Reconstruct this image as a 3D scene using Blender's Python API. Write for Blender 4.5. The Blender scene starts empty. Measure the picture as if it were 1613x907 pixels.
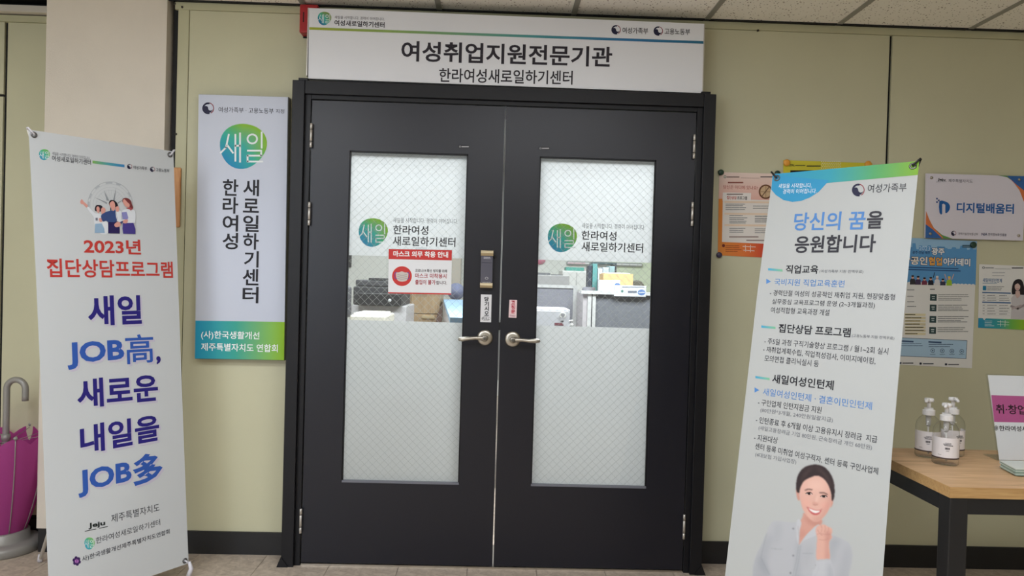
import bpy, bmesh, math, random
import numpy as np
from mathutils import Vector, Matrix
random.seed(7)
R_ = math.radians
SC = bpy.context.scene
COL = SC.collection
# ------------------------------------------------------------------ camera
YAW, PITCH, ROLL, CAMZ, DIST, FPX = R_(1.28349), R_(-0.72928), R_(1.61193), 1.2692, 3.29, 1150.0
_f = np.array([math.sin(YAW)*math.cos(PITCH), math.cos(YAW)*math.cos(PITCH), math.sin(PITCH)])
_r = np.array([math.cos(YAW), -math.sin(YAW), 0.0]); _u = np.cross(_r, _f)
_r, _u = math.cos(ROLL)*_r+math.sin(ROLL)*_u, -math.sin(ROLL)*_r+math.cos(ROLL)*_u
EYE = np.array([0, -DIST, CAMZ])
cd = bpy.data.cameras.new('camera'); cam = bpy.data.objects.new('camera', cd); COL.objects.link(cam)
cd.sensor_width = 36.0; cd.lens = FPX/1613*36.0; cd.clip_start = 0.05
cam.matrix_world = Matrix(((_r[0], _u[0], -_f[0], EYE[0]), (_r[1], _u[1], -_f[1], EYE[1]), (_r[2], _u[2], -_f[2], EYE[2]), (0, 0, 0, 1)))
SC.camera = cam
# ------------------------------------------------------------------ world, exposure
w = bpy.data.worlds.new('world'); SC.world = w; w.use_nodes = True
w.node_tree.nodes['Background'].inputs[0].default_value = (0.75, 0.8, 0.85, 1)
w.node_tree.nodes['Background'].inputs[1].default_value = 0.15
SC.view_settings.view_transform = 'Standard'; SC.view_settings.look = 'None'
SC.view_settings.gamma = 1.0; SC.view_settings.use_curve_mapping = False
SC.view_settings.exposure = 0.0
SC.cycles.transparent_max_bounces = 40; SC.cycles.max_bounces = 14; SC.cycles.diffuse_bounces = 6
# ------------------------------------------------------------------ lights (ceiling lamps of the corridor and of the office)
def area(name, loc, sx, sy, power, color=(1, 1, 1), rot=(0, 0, 0)):
    l = bpy.data.lights.new(name, 'AREA'); l.shape = 'RECTANGLE'; l.size = sx; l.size_y = sy; l.energy = power; l.color = color
    o = bpy.data.objects.new(name, l); COL.objects.link(o); o.location = loc; o.rotation_euler = rot
    return o
CEIL = 2.455
HALL_LAMPS = [(-1.485, -2.1), (0.315, -2.1), (-2.685, -3.3), (-0.885, -3.3), (1.515, -3.3)]
HALL_W, ROOM_W = 16.3, 53.0
DAY = (0.86, 0.97, 1.13)
for i, (x, y) in enumerate(HALL_LAMPS):
    area('hall_lamp_light', (x, y, CEIL-0.035), 1.1, 0.5, HALL_W, (0.93, 0.99, 1.07))
area('window_daylight', (-2.85, -5.38, 1.45), 1.7, 1.5, 35.0, DAY, (R_(90), 0, 0))
ROOM_LAMPS = [(-0.7, 0.72), (1.0, 0.72), (-1.0, 3.0), (1.0, 3.0)]
for x, y in ROOM_LAMPS:
    area('office_lamp_light', (x, y, CEIL-0.035), 1.1, 0.5, ROOM_W*((1.3 if x > 0 else 0.95) if y < 2 else 0.40), (0.95, 1.0, 1.03))

# ------------------------------------------------------------------ helpers
def lin(c):
    c = c/255.0
    return c/12.92 if c <= 0.04045 else ((c+0.055)/1.055)**2.4
def rgb(r, g, b): return (lin(r), lin(g), lin(b), 1.0)
def ray(u, v): return _f+(u-806.5)/FPX*_r+(453.5-v)/FPX*_u
def at_y(u, v, y):
    d = ray(u, v); return Vector(EYE+d*(y-EYE[1])/d[1])
def at_z(u, v, z):
    d = ray(u, v); return Vector(EYE+d*(z-EYE[2])/d[2])

_mats = {}
def mat(name, col, rough=0.6, metal=0.0, noise=0.0, nscale=30.0, bump=0.0, bscale=200.0, spec=None, trans=0.0, emit=0.0, coat=0.0):
    if name in _mats: return _mats[name]
    m = bpy.data.materials.new(name); m.use_nodes = True; _mats[name] = m
    nt = m.node_tree; b = nt.nodes['Principled BSDF']
    b.inputs['Base Color'].default_value = col; b.inputs['Roughness'].default_value = rough; b.inputs['Metallic'].default_value = metal
    if spec is not None: b.inputs['Specular IOR Level'].default_value = spec
    if coat: b.inputs['Coat Weight'].default_value = coat
    tc = nt.nodes.new('ShaderNodeTexCoord')
    if noise:
        n = nt.nodes.new('ShaderNodeTexNoise'); n.inputs['Scale'].default_value = nscale; n.inputs['Detail'].default_value = 5
        nt.links.new(tc.outputs['Object'], n.inputs['Vector'])
        cr = nt.nodes.new('ShaderNodeValToRGB'); cr.color_ramp.elements[0].position = 0.3; cr.color_ramp.elements[1].position = 0.7
        cr.color_ramp.elements[0].color = tuple(c*(1-noise) for c in col[:3])+(1,)
        cr.color_ramp.elements[1].color = tuple(min(1, c*(1+noise)) for c in col[:3])+(1,)
        nt.links.new(n.outputs['Fac'], cr.inputs['Fac']); nt.links.new(cr.outputs['Color'], b.inputs['Base Color'])
    if bump:
        n = nt.nodes.new('ShaderNodeTexNoise'); n.inputs['Scale'].default_value = bscale; n.inputs['Detail'].default_value = 3
        nt.links.new(tc.outputs['Object'], n.inputs['Vector'])
        bp = nt.nodes.new('ShaderNodeBump'); bp.inputs['Strength'].default_value = bump; bp.inputs['Distance'].default_value = 0.002
        nt.links.new(n.outputs['Fac'], bp.inputs['Height']); nt.links.new(bp.outputs['Normal'], b.inputs['Normal'])
    if emit:
        b.inputs['Emission Color'].default_value = col; b.inputs['Emission Strength'].default_value = emit
    return m

def mat_print():
    m = bpy.data.materials.new('printed_ink'); m.use_nodes = True
    nt = m.node_tree; b = nt.nodes['Principled BSDF']; b.inputs['Roughness'].default_value = 0.5; b.inputs['Specular IOR Level'].default_value = 0.25
    a = nt.nodes.new('ShaderNodeVertexColor'); a.layer_name = 'ink'
    nt.links.new(a.outputs['Color'], b.inputs['Base Color'])
    return m
def mat_clear(name, tint=(1, 1, 1, 1), rough=0.02, refl=0.9):
    """thin clear sheet: straight-through light plus a Fresnel mirror"""
    m = bpy.data.materials.new(name); m.use_nodes = True; nt = m.node_tree; nt.nodes.clear()
    o = nt.nodes.new('ShaderNodeOutputMaterial'); mx = nt.nodes.new('ShaderNodeMixShader')
    t = nt.nodes.new('ShaderNodeBsdfTransparent'); g = nt.nodes.new('ShaderNodeBsdfGlossy'); fr = nt.nodes.new('ShaderNodeFresnel')
    t.inputs['Color'].default_value = tint; g.inputs['Roughness'].default_value = rough; 
    ge = nt.nodes.new('ShaderNodeNewGeometry'); ma = nt.nodes.new('ShaderNodeMath'); ma.operation = 'MULTIPLY_ADD'
    ma.inputs[1].default_value = 1/1.45-1.45; ma.inputs[2].default_value = 1.45
    nt.links.new(ge.outputs['Backfacing'], ma.inputs[0]); nt.links.new(ma.outputs[0], fr.inputs['IOR'])
    g.inputs['Color'].default_value = (refl, refl, refl, 1)
    nt.links.new(fr.outputs[0], mx.inputs[0]); nt.links.new(t.outputs[0], mx.inputs[1]); nt.links.new(g.outputs[0], mx.inputs[2])
    nt.links.new(mx.outputs[0], o.inputs[0]); return m
def mat_film(name, col, tcol, fac=0.55, clear=0.0):
    """frosted / translucent sheet"""
    m = bpy.data.materials.new(name); m.use_nodes = True; nt = m.node_tree; nt.nodes.clear()
    o = nt.nodes.new('ShaderNodeOutputMaterial'); mx = nt.nodes.new('ShaderNodeMixShader'); mx.inputs[0].default_value = fac
    d = nt.nodes.new('ShaderNodeBsdfDiffuse'); t = nt.nodes.new('ShaderNodeBsdfTranslucent')
    d.inputs['Color'].default_value = col; t.inputs['Color'].default_value = tcol
    nt.links.new(d.outputs[0], mx.inputs[1]); nt.links.new(t.outputs[0], mx.inputs[2])
    last = mx
    if clear:
        m2 = nt.nodes.new('ShaderNodeMixShader'); m2.inputs[0].default_value = clear; tr = nt.nodes.new('ShaderNodeBsdfTransparent')
        tr.inputs['Color'].default_value = tcol
        nt.links.new(mx.outputs[0], m2.inputs[1]); nt.links.new(tr.outputs[0], m2.inputs[2]); last = m2
    nt.links.new(last.outputs[0], o.inputs[0]); return m
INK = mat_print()
CLEAR = mat_clear('clear_glass', (0.96, 0.98, 0.97, 1), 0.01, 0.9)
ACRYL = mat_clear('clear_plastic', (0.975, 0.98, 0.98, 1), 0.06, 0.6)

def obj(name, me, m=None, parent=None):
    o = bpy.data.objects.new(name, me); COL.objects.link(o)
    if m is not None and not me.materials: me.materials.append(m)
    if parent is not None: o.parent = parent
    return o
def link_bm(name, bm, m, parent=None, smooth=False):
    me = bpy.data.meshes.new(name); bmesh.ops.recalc_face_normals(bm, faces=bm.faces); bm.to_mesh(me); bm.free()
    if smooth:
        for p in me.polygons: p.use_smooth = True
    return obj(name, me, m, parent)
def thing(name, label, cat, group=None, loc=(0, 0, 0)):
    o = bpy.data.objects.new(name, None); COL.objects.link(o); o.location = loc; o.empty_display_size = 0.05
    return tag(o, label, cat, group)
def tag(o, label, cat, group=None):
    o['label'] = label; o['category'] = cat
    if group: o['group'] = group
    return o
def struct(o, label=None, cat=None):
    o['kind'] = 'structure'
    if label: o['label'] = label; o['category'] = cat
    return o
def settle(o):
    """parts were modelled in world coordinates: give the parent Empty its base location without moving them"""
    bpy.context.view_layer.update()
def bmbox(bm, x0, x1, y0, y1, z0, z1, bev=0.0):
    r = bmesh.ops.create_cube(bm, size=1.0, matrix=Matrix.Translation(((x0+x1)/2, (y0+y1)/2, (z0+z1)/2)) @ Matrix.Diagonal((abs(x1-x0), abs(y1-y0), abs(z1-z0), 1)))
    if bev:
        vs = set(r['verts']); es = [e for e in bm.edges if e.verts[0] in vs and e.verts[1] in vs]
        bmesh.ops.bevel(bm, geom=es, offset=bev, segments=2, affect='EDGES', profile=0.5)
def box(name, x0, x1, y0, y1, z0, z1, m, parent=None, bev=0.0):
    bm = bmesh.new(); bmbox(bm, x0, x1, y0, y1, z0, z1, bev); return link_bm(name, bm, m, parent)
def boxes(name, lst, m, parent=None, bev=0.0):
    bm = bmesh.new()
    for b in lst: bmbox(bm, *b, bev)
    return link_bm(name, bm, m, parent)
def each_box(name, lst, m, parent=None, bev=0.0):
    for b in lst: o = box(name, *b, m, parent, bev)
    return o
def bmtube(bm, pts, rad, n=10, cap=True):
    pts = [Vector(p) for p in pts]; rads = rad if isinstance(rad, (list, tuple)) else [rad]*len(pts)
    rings = []; prev = None
    for i, p in enumerate(pts):
        t = (pts[min(i+1, len(pts)-1)]-pts[max(i-1, 0)]).normalized()
        a = prev if prev is not None else (Vector((0, 0, 1)) if abs(t.z) < 0.9 else Vector((1, 0, 0)))
        u = (a-t*a.dot(t)).normalized(); v = t.cross(u); prev = u
        rings.append([bm.verts.new(p+(u*math.cos(k*2*math.pi/n)+v*math.sin(k*2*math.pi/n))*rads[i]) for k in range(n)])
    for a, b in zip(rings, rings[1:]):
        for k in range(n): bm.faces.new((a[k], a[(k+1) % n], b[(k+1) % n], b[k]))
    if cap: bm.faces.new(rings[0][::-1]); bm.faces.new(rings[-1])
def tube(name, pts, rad, m, parent=None, n=10):
    bm = bmesh.new(); bmtube(bm, pts, rad, n); return link_bm(name, bm, m, parent, True)
def bmlathe(bm, prof, c, n=28, M=None, a0=0.0, a1=2*math.pi, close=True):
    full = abs(a1-a0-2*math.pi) < 1e-6; k = n if full else n+1; rings = []
    for r, z in prof:
        rings.append([bm.verts.new((M or Matrix.Identity(4)) @ Vector((c[0]+r*math.cos(a0+(a1-a0)*i/n), c[1]+r*math.sin(a0+(a1-a0)*i/n), c[2]+z))) for i in range(k)])
    for a, b in zip(rings, rings[1:]):
        for i in range(n if full else n): bm.faces.new((a[i], a[(i+1) % k], b[(i+1) % k], b[i]))
    if close and full:
        if prof[0][0] > 1e-5: bm.faces.new(rings[0][::-1])
        if prof[-1][0] > 1e-5: bm.faces.new(rings[-1])
def lathe(name, prof, c, m, parent=None, n=28, smooth=True, close=True, **k):
    bm = bmesh.new(); bmlathe(bm, prof, c, n, close=close, **k); return link_bm(name, bm, m, parent, smooth)
def prism(name, pts, d, m, parent=None):
    """closed planar outline (3-D points) given thickness along vector d"""
    bm = bmesh.new(); a = [bm.verts.new(p) for p in pts]; b = [bm.verts.new(Vector(p)+Vector(d)) for p in pts]; n = len(pts)
    bm.faces.new(a); bm.faces.new(b[::-1])
    for i in range(n): bm.faces.new((a[i], b[i], b[(i+1) % n], a[(i+1) % n]))
    return link_bm(name, bm, m, parent)
def smooth_loop(pts, k=5):
    n = len(pts); out = []
    for i in range(n):
        p0, p1, p2, p3 = [np.array(pts[(i+j-1) % n], float) for j in range(4)]
        for s in range(k):
            t = s/k
            out.append(tuple(0.5*((2*p1)+(p2-p0)*t+(2*p0-5*p1+4*p2-p3)*t*t+(3*p1-p0-3*p2+p3)*t**3)))
    return out

# ------------------------------------------------------------------ flat print on a real surface
class Surf:
    def __init__(s, p, n, up):
        s.p = Vector(p); s.n = Vector(n).normalized(); s.up = Vector(up).normalized()
    def px(s, u, v, lay=0.0):
        d = Vector(ray(u, v)); e = Vector(EYE); q = s.p
        t = (q-e).dot(s.n)/d.dot(s.n)
        return e+d*t+s.n*(0.0004*lay)
_glyphs = {}
def text_mesh(body, bold):
    k = (body, bold)
    if k not in _glyphs:
        c = bpy.data.curves.new('t', 'FONT'); c.body = body; c.size = 1.0; c.resolution_u = 3; c.offset = bold; c.fill_mode = 'FRONT'
        o = bpy.data.objects.new('t', c)
        me = bpy.data.meshes.new_from_object(o)
        co = [(v.co.x, v.co.y) for v in me.vertices]; fs = [tuple(p.vertices) for p in me.polygons]
        bpy.data.objects.remove(o); bpy.data.curves.remove(c); bpy.data.meshes.remove(me)
        xs = [a for a, b in co]; ys = [b for a, b in co]
        _glyphs[k] = (co, fs, min(xs), max(xs), min(ys), max(ys))
    return _glyphs[k]
class Print:
    def __init__(s, surf): s.s = surf; s.v = []; s.f = []; s.c = []; s.lines = []; s.multi = 0
    def face3(s, pts, cols):
        b = len(s.v); s.v += [tuple(p) for p in pts]; s.f.append(tuple(range(b, b+len(pts)))); s.c += list(cols)
    def poly(s, pts, col, lay=1, smooth=0):
        if smooth: pts = smooth_loop(pts, smooth)
        s.face3([s.s.px(u, v, lay) for u, v in pts], [rgb(*col)]*len(pts) if not isinstance(col, list) else [rgb(*c) for c in col])
    def hgrad(s, quad, stops, lay=1):
        """TL,TR,BR,BL quad with colour stops from left to right"""
        tl, tr, br, bl = [np.array(q, float) for q in quad]
        for (a, ca), (b, cb) in zip(stops, stops[1:]):
            s.poly([tuple(tl+(tr-tl)*a), tuple(tl+(tr-tl)*b), tuple(bl+(br-bl)*b), tuple(bl+(br-bl)*a)], [ca, cb, cb, ca], lay)
    def ell(s, c, rx, ry, col, lay=1, n=28, a0=0, a1=360, rot=0.0):
        pts = []
        for i in range(n+(0 if a1-a0 == 360 else 1)):
            a = R_(a0+(a1-a0)*i/n); x, y = rx*math.cos(a), ry*math.sin(a)
            pts.append((c[0]+x*math.cos(rot)-y*math.sin(rot), c[1]-x*math.sin(rot)-y*math.cos(rot)))
        s.poly(pts, col, lay)
    def arc(s, c, rx, ry, w, col, lay=1, a0=0, a1=360, n=32):
        for i in range(n):
            A = [R_(a0+(a1-a0)*(i+k)/n) for k in (0, 1)]
            s.poly([(c[0]+rx*math.cos(A[0]), c[1]-ry*math.sin(A[0])), (c[0]+rx*math.cos(A[1]), c[1]-ry*math.sin(A[1])),
                    (c[0]+(rx-w)*math.cos(A[1]), c[1]-(ry-w)*math.sin(A[1])), (c[0]+(rx-w)*math.cos(A[0]), c[1]-(ry-w)*math.sin(A[0]))], col, lay)
    def line(s, pts, w, col, lay=1):
        for (a, b), (c, d) in zip(pts, pts[1:]):
            l = math.hypot(c-a, d-b) or 1; nx, ny = -(d-b)/l*w/2, (c-a)/l*w/2; ex, ey = (c-a)/l*w*0.3, (d-b)/l*w*0.3
            s.poly([(a-ex+nx, b-ey+ny), (c+ex+nx, d+ey+ny), (c+ex-nx, d+ey-ny), (a-ex-nx, b-ey-ny)], col, lay)
    def text(s, body, p0, p1, h, col, bold=0.0, lay=2, shadow=None):
        own = h >= 9 and lay > 1.5
        if own: keep = (s.v, s.f, s.c); s.v, s.f, s.c = [], [], []
        else: s.multi += 1
        if shadow: s._glyphs(body, (p0[0]+shadow[0], p0[1]+shadow[1]), (p1[0]+shadow[0], p1[1]+shadow[1]), h, shadow[2], bold, lay-0.7)
        s._glyphs(body, p0, p1, h, col, bold, lay)
        if own: s.lines.append((s.v, s.f, s.c)); s.v, s.f, s.c = keep
    def _glyphs(s, body, p0, p1, h, col, bold, lay):
        co, fs, x0, x1, y0, y1 = text_mesh(body, bold)
        A, B = s.s.px(*p0, lay), s.s.px(*p1, lay); m = ((p0[0]+p1[0])/2, (p0[1]+p1[1])/2)
        hh = abs((s.s.px(m[0], m[1]-h/2)-s.s.px(m[0], m[1]+h/2)).dot(s.s.up))
        ex = (B-A)/(x1-x0); ey = s.s.up*(hh/(y1-y0)); b = len(s.v); yc = (y0+y1)/2
        s.v += [tuple(A+ex*(x-x0)+ey*(y-yc)) for x, y in co]
        cc = rgb(*col)
        for f in fs: s.f.append(tuple(i+b for i in f)); s.c += [cc]*len(f)
    def build(s, name, parent):
        """each legible line of writing becomes a part of its own; the fine print and marks stay one part"""
        out = None
        for n_, (v, f, c) in [(name, (s.v, s.f, s.c))]+[('lettering', q) for q in s.lines]:
            if not f: continue
            me = bpy.data.meshes.new(n_); me.from_pydata(v, [], f)
            at = me.color_attributes.new('ink', 'FLOAT_COLOR', 'CORNER')
            at.data.foreach_set('color', np.array(c, 'f').ravel())
            o = obj(n_, me, INK, parent)
            if n_ == name and (v is s.v) and ('lettering' in name or 'print' in name or 'marks' in name or 'pattern' in name): o['kind'] = 'stuff'; o.name = 'fine_print' if 'lettering' in name else name
            out = out or o
        s.v, s.f, s.c, s.lines = [], [], [], []
        return out
    # --- marks used several times
    def blob(s, c, rx, ry, lay=1, tl=(30, 140, 190), tr=(140, 190, 40), line=(235, 242, 245)):
        """the round blue-green mark with the two thin syllables"""
        n = 40; pts = []; cols = []
        for i in range(n):
            a = 2*math.pi*i/n; q = 1+0.035*math.sin(3*a+0.6)+0.02*math.sin(2*a)
            x, y = q*math.cos(a), q*math.sin(a); pts.append((c[0]+rx*x, c[1]-ry*y))
            t = min(1, max(0, 0.5+0.42*(x+y)+0.1)); m1 = (60, 180, 160)
            cols.append(tuple((tl[k]*(1-2*t)+m1[k]*2*t) if t < 0.5 else (m1[k]*(2-2*t)+tr[k]*(2*t-1)) for k in range(3)))
        mid = (60, 175, 165)
        for i in range(n):
            s.poly([pts[i], pts[(i+1) % n], c], [cols[i], cols[(i+1) % n], mid], lay)
        W = max(0.075*rx, 0.45)
        L = lambda *P: s.line([(c[0]+rx*a, c[1]-ry*b) for a, b in P], W, line, lay+1)
        L((-0.95, -0.32), (-0.72, -0.08), (-0.6, 0.5)); L((-0.66, 0.02), (-0.42, -0.32)); L((-0.32, 0.5), (-0.32, -0.68)); L((-0.32, 0.0), (-0.12, 0.0)); L((-0.12, 0.56), (-0.12, -0.72))
        s.arc((c[0]+rx*0.4, c[1]-ry*0.3), rx*0.24, ry*0.24, W, line, lay+1, n=18)
        L((0.8, 0.6), (0.8, -0.1)); L((0.2, -0.22), (0.78, -0.22), (0.78, -0.44), (0.2, -0.44), (0.2, -0.7), (0.84, -0.7))
    def emblem(s, c, r, bg=(226, 228, 232), lay=2):
        """government round swirl mark in navy, white and red"""
        nv = (38, 38, 66); rd = (150, 70, 80)
        s.arc(c, r, r, r*0.3, nv, lay, 75, 285, 18)
        s.arc(c, r, r, r*0.14, rd, lay, -60, 75, 14)
        pts = []
        for i in range(13): a = R_(180+180*i/12); pts.append((c[0]+0.8*r*math.cos(a), c[1]-0.8*r*math.sin(a)))
        for i in range(1, 9): a = R_(0+180*i/9); pts.append((c[0]+0.4*r+0.4*r*math.cos(-a), c[1]-0.4*r*math.sin(-a)))
        for i in range(1, 9): a = R_(180*i/9); pts.append((c[0]-0.4*r+0.4*r*math.cos(a), c[1]-0.4*r*math.sin(a)))
        s.poly(pts, nv, lay+0.5)
    def jeju(s, p0, p1, h, col=(25, 35, 35)):
        s.text('Jeju', p0, p1, h, col, 0.03)
        dx, dy = p1[0]-p0[0], p1[1]-p0[1]
        s.line([(p0[0]-dx*0.2, p0[1]+h*0.75), (p0[0]+dx*0.45, p0[1]+dy*0.45+h*0.62)], max(0.5, h*0.1), col, 2)
        s.line([(p0[0]+dx*0.65, p0[1]+dy*0.65+h*0.62), (p1[0]+dx*0.15, p1[1]+h*0.5)], max(0.5, h*0.1), col, 2)
    def bars(s, x0, x1, ys, w, col, dx=0.0, slope=0.0, lay=2, rag=0.3):
        """lines of print too small to read"""
        for y in ys:
            e = x1-(x1-x0)*random.random()*rag
            x = x0
            while x < e:
                q = min(e, x+random.uniform(4, 9)*max(w, .5)*1.6); s.line([(x, y+(x-x0)*slope), (q, y+(q-x0)*slope)], w, col, lay); x = q+0.9
def wall_surf(y): return Surf((0, y, 0), (0, -1, 0), (0, 0, 1))

# ------------------------------------------------------------------ materials
M_wall = mat('wall_panel_paint', rgb(199, 197, 168), 0.55, noise=0.03, nscale=3, bump=0.15, bscale=260)
M_rail = mat('wall_rail_metal', rgb(188, 186, 154), 0.45, noise=0.03, nscale=6)
M_black = mat('black_gap', rgb(12, 12, 13), 0.7)
M_base = mat('black_baseboard', rgb(26, 26, 29), 0.45, noise=0.15, nscale=12)
M_col = mat('column_wallpaper', rgb(220, 212, 200), 0.8, noise=0.02, nscale=8, bump=0.3, bscale=350)
M_door = mat('door_dark_paint', rgb(17, 18, 30), 0.36, spec=0.5, noise=0.06, nscale=300, bump=0.08, bscale=700)
M_frame = mat('door_frame_black', rgb(17, 17, 22), 0.45, spec=0.35, noise=0.08, nscale=150)
M_steel = mat('brushed_steel', rgb(190, 184, 174), 0.32, 1.0)
M_hinge = mat('hinge_metal', rgb(200, 196, 190), 0.4, 0.8)
M_brass = mat('brushed_brass', rgb(186, 172, 142), 0.35, 0.9)
M_white = mat('white_sheet', rgb(232, 234, 238), 0.4, spec=0.3)
M_offwhite = mat('off_white_plastic', rgb(222, 220, 214), 0.45)
M_black_metal = mat('black_powder_coat', rgb(28, 28, 30), 0.45)
M_bar = mat('ceiling_bar', rgb(148, 146, 138), 0.5)
M_film = mat_film('frosted_film', (0.16, 0.16, 0.16, 1), (0.94, 0.94, 0.95, 1), 0.62)

def mat_tile():
    m = bpy.data.materials.new('ceiling_tile_board'); m.use_nodes = True; nt = m.node_tree; b = nt.nodes['Principled BSDF']
    b.inputs['Roughness'].default_value = 0.9
    tc = nt.nodes.new('ShaderNodeTexCoord'); v = nt.nodes.new('ShaderNodeTexVoronoi'); v.inputs['Scale'].default_value = 70; v.inputs['Randomness'].default_value = 1
    n = nt.nodes.new('ShaderNodeTexNoise'); n.inputs['Scale'].default_value = 45
    th = nt.nodes.new('ShaderNodeMath'); th.operation = 'MULTIPLY_ADD'; th.inputs[1].default_value = 0.5; th.inputs[2].default_value = -0.05
    lt = nt.nodes.new('ShaderNodeMath'); lt.operation = 'LESS_THAN'
    mx = nt.nodes.new('ShaderNodeMixRGB'); mx.inputs[1].default_value = rgb(252, 248, 240); mx.inputs[2].default_value = rgb(150, 138, 126)
    nt.links.new(tc.outputs['Object'], v.inputs['Vector']); nt.links.new(tc.outputs['Object'], n.inputs['Vector'])
    nt.links.new(n.outputs['Fac'], th.inputs[0]); nt.links.new(v.outputs['Distance'], lt.inputs[0]); nt.links.new(th.outputs[0], lt.inputs[1])
    nt.links.new(lt.outputs[0], mx.inputs[0]); nt.links.new(mx.outputs[0], b.inputs['Base Color'])
    return m
M_tile = mat_tile()
def mat_floor():
    m = bpy.data.materials.new('floor_vinyl_tile'); m.use_nodes = True; nt = m.node_tree; b = nt.nodes['Principled BSDF']
    b.inputs['Roughness'].default_value = 0.32
    tc = nt.nodes.new('ShaderNodeTexCoord')
    n = nt.nodes.new('ShaderNodeTexNoise'); n.inputs['Scale'].default_value = 28; n.inputs['Detail'].default_value = 8; n.inputs['Distortion'].default_value = 1.5
    cr = nt.nodes.new('ShaderNodeValToRGB'); cr.color_ramp.elements[0].position = 0.25; cr.color_ramp.elements[1].position = 0.75
    cr.color_ramp.elements[0].color = rgb(160, 146, 132); cr.color_ramp.elements[1].color = rgb(208, 194, 178)
    nt.links.new(tc.outputs['Object'], n.inputs['Vector']); nt.links.new(n.outputs['Fac'], cr.inputs['Fac']); nt.links.new(cr.outputs['Color'], b.inputs['Base Color'])
    return m
M_floor = mat_floor()
def mat_wood(name, c0, c1, scale=1.0, axis='X', rough=0.45):
    m = bpy.data.materials.new(name); m.use_nodes = True; nt = m.node_tree; b = nt.nodes['Principled BSDF']; b.inputs['Roughness'].default_value = rough
    tc = nt.nodes.new('ShaderNodeTexCoord'); mp = nt.nodes.new('ShaderNodeMapping')
    mp.inputs['Scale'].default_value = (2*scale, 26*scale, 26*scale) if axis == 'X' else (26*scale, 26*scale, 2*scale)
    n = nt.nodes.new('ShaderNodeTexNoise'); n.inputs['Scale'].default_value = 2.2; n.inputs['Detail'].default_value = 8; n.inputs['Distortion'].default_value = 1.2
    cr = nt.nodes.new('ShaderNodeValToRGB'); cr.color_ramp.elements[0].position = 0.3; cr.color_ramp.elements[1].position = 0.68
    cr.color_ramp.elements[0].color = c0; cr.color_ramp.elements[1].color = c1
    nt.links.new(tc.outputs['Object'], mp.inputs['Vector']); nt.links.new(mp.outputs[0], n.inputs['Vector'])
    nt.links.new(n.outputs['Fac'], cr.inputs['Fac']); nt.links.new(cr.outputs['Color'], b.inputs['Base Color'])
    return m
M_oak = mat_wood('oak_laminate', rgb(188, 150, 110), rgb(222, 184, 142))
M_oak_edge = mat_wood('oak_edge', rgb(176, 136, 86), rgb(200, 162, 110), 2.0)
M_plaque = mat_wood('plaque_wood', rgb(190, 130, 80), rgb(215, 160, 105), 1.0, 'Z')

# ================================================================== SETTING
XL, XR, YB = -3.9, 3.9, -5.4                    # corridor extents
FL, FR = -0.905, 0.945                          # opening in the wall behind the door frame
# ---- floor
fl = box('floor', XL, XR, YB, 5.2, -0.05, -0.004, M_black); struct(fl)
T = 0.3; x_off = 0.0
p0 = at_z(736, 897, 0); x_off = p0.x % T
bm = bmesh.new(); bmbox(bm, 0.001, T-0.001, 0.001, T-0.001, -0.004, 0.0, 0.0); tile_me = bpy.data.meshes.new('floor_tile'); bm.to_mesh(tile_me); bm.free(); tile_me.materials.append(M_floor)
near = []; far = []
ix0 = int(math.floor((XL-x_off)/T))
for j in range(0, 19):
    for i in range(0, 27):
        x = x_off+(ix0+i)*T; y = -0.3*(j+1)+0.0
        if x > XR or y < YB-0.1: continue
        if j < 11 and -3.0 < x < 3.0: near.append((x, y))
        else: far.append((x, y))
near = near[:300]
for x, y in near:
    o = bpy.data.objects.new('floor_tile', tile_me); COL.objects.link(o); o.parent = fl; o.location = (x, y, 0)
bm = bmesh.new()
for x, y in far: bmbox(bm, max(x, XL)+0.001, min(x+T, XR)-0.001, max(y, YB)+0.001, y+T-0.001, -0.004, 0)
bmbox(bm, XL, XR, 0.0, 5.2, -0.004, 0.0)
o = link_bm('tile_field', bm, M_floor, fl); o['kind'] = 'stuff'
# ---- ceiling
ce = box('ceiling', XL, XR, YB, 0.36, CEIL+0.03, CEIL+0.08, M_black); struct(ce)
bm = bmesh.new(); bmbox(bm, 0.010, 0.590, 0.010, 0.590, 0.004, 0.018, 0.002); ct_me = bpy.data.meshes.new('ceiling_tile'); bm.to_mesh(ct_me); bm.free(); ct_me.materials.append(M_tile)
cx0 = 0.315-0.6*7
lampset = set((round(x, 2), round(y, 2)) for x, y in HALL_LAMPS)
for i in range(13):
    for j in range(9):
        x, y = cx0+0.6*i, -0.6*(j+1)
        if y < YB: continue
        o = bpy.data.objects.new('ceiling_tile', ct_me); COL.objects.link(o); o.parent = ce; o.location = (x, y, CEIL)
for i in range(14):
    x = cx0+0.6*i
    box('grid_bar', x-0.012, x+0.012, YB, 0, CEIL, CEIL+0.012, M_bar, ce)
for j in range(1, 9):
    box('grid_bar', XL, XR, -0.6*j-0.012, -0.6*j+0.012, CEIL+0.001, CEIL+0.011, M_bar, ce)
box('edge_gap', XL, XR, -0.022, -0.012, CEIL-0.002, CEIL+0.004, M_black, ce)
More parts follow.
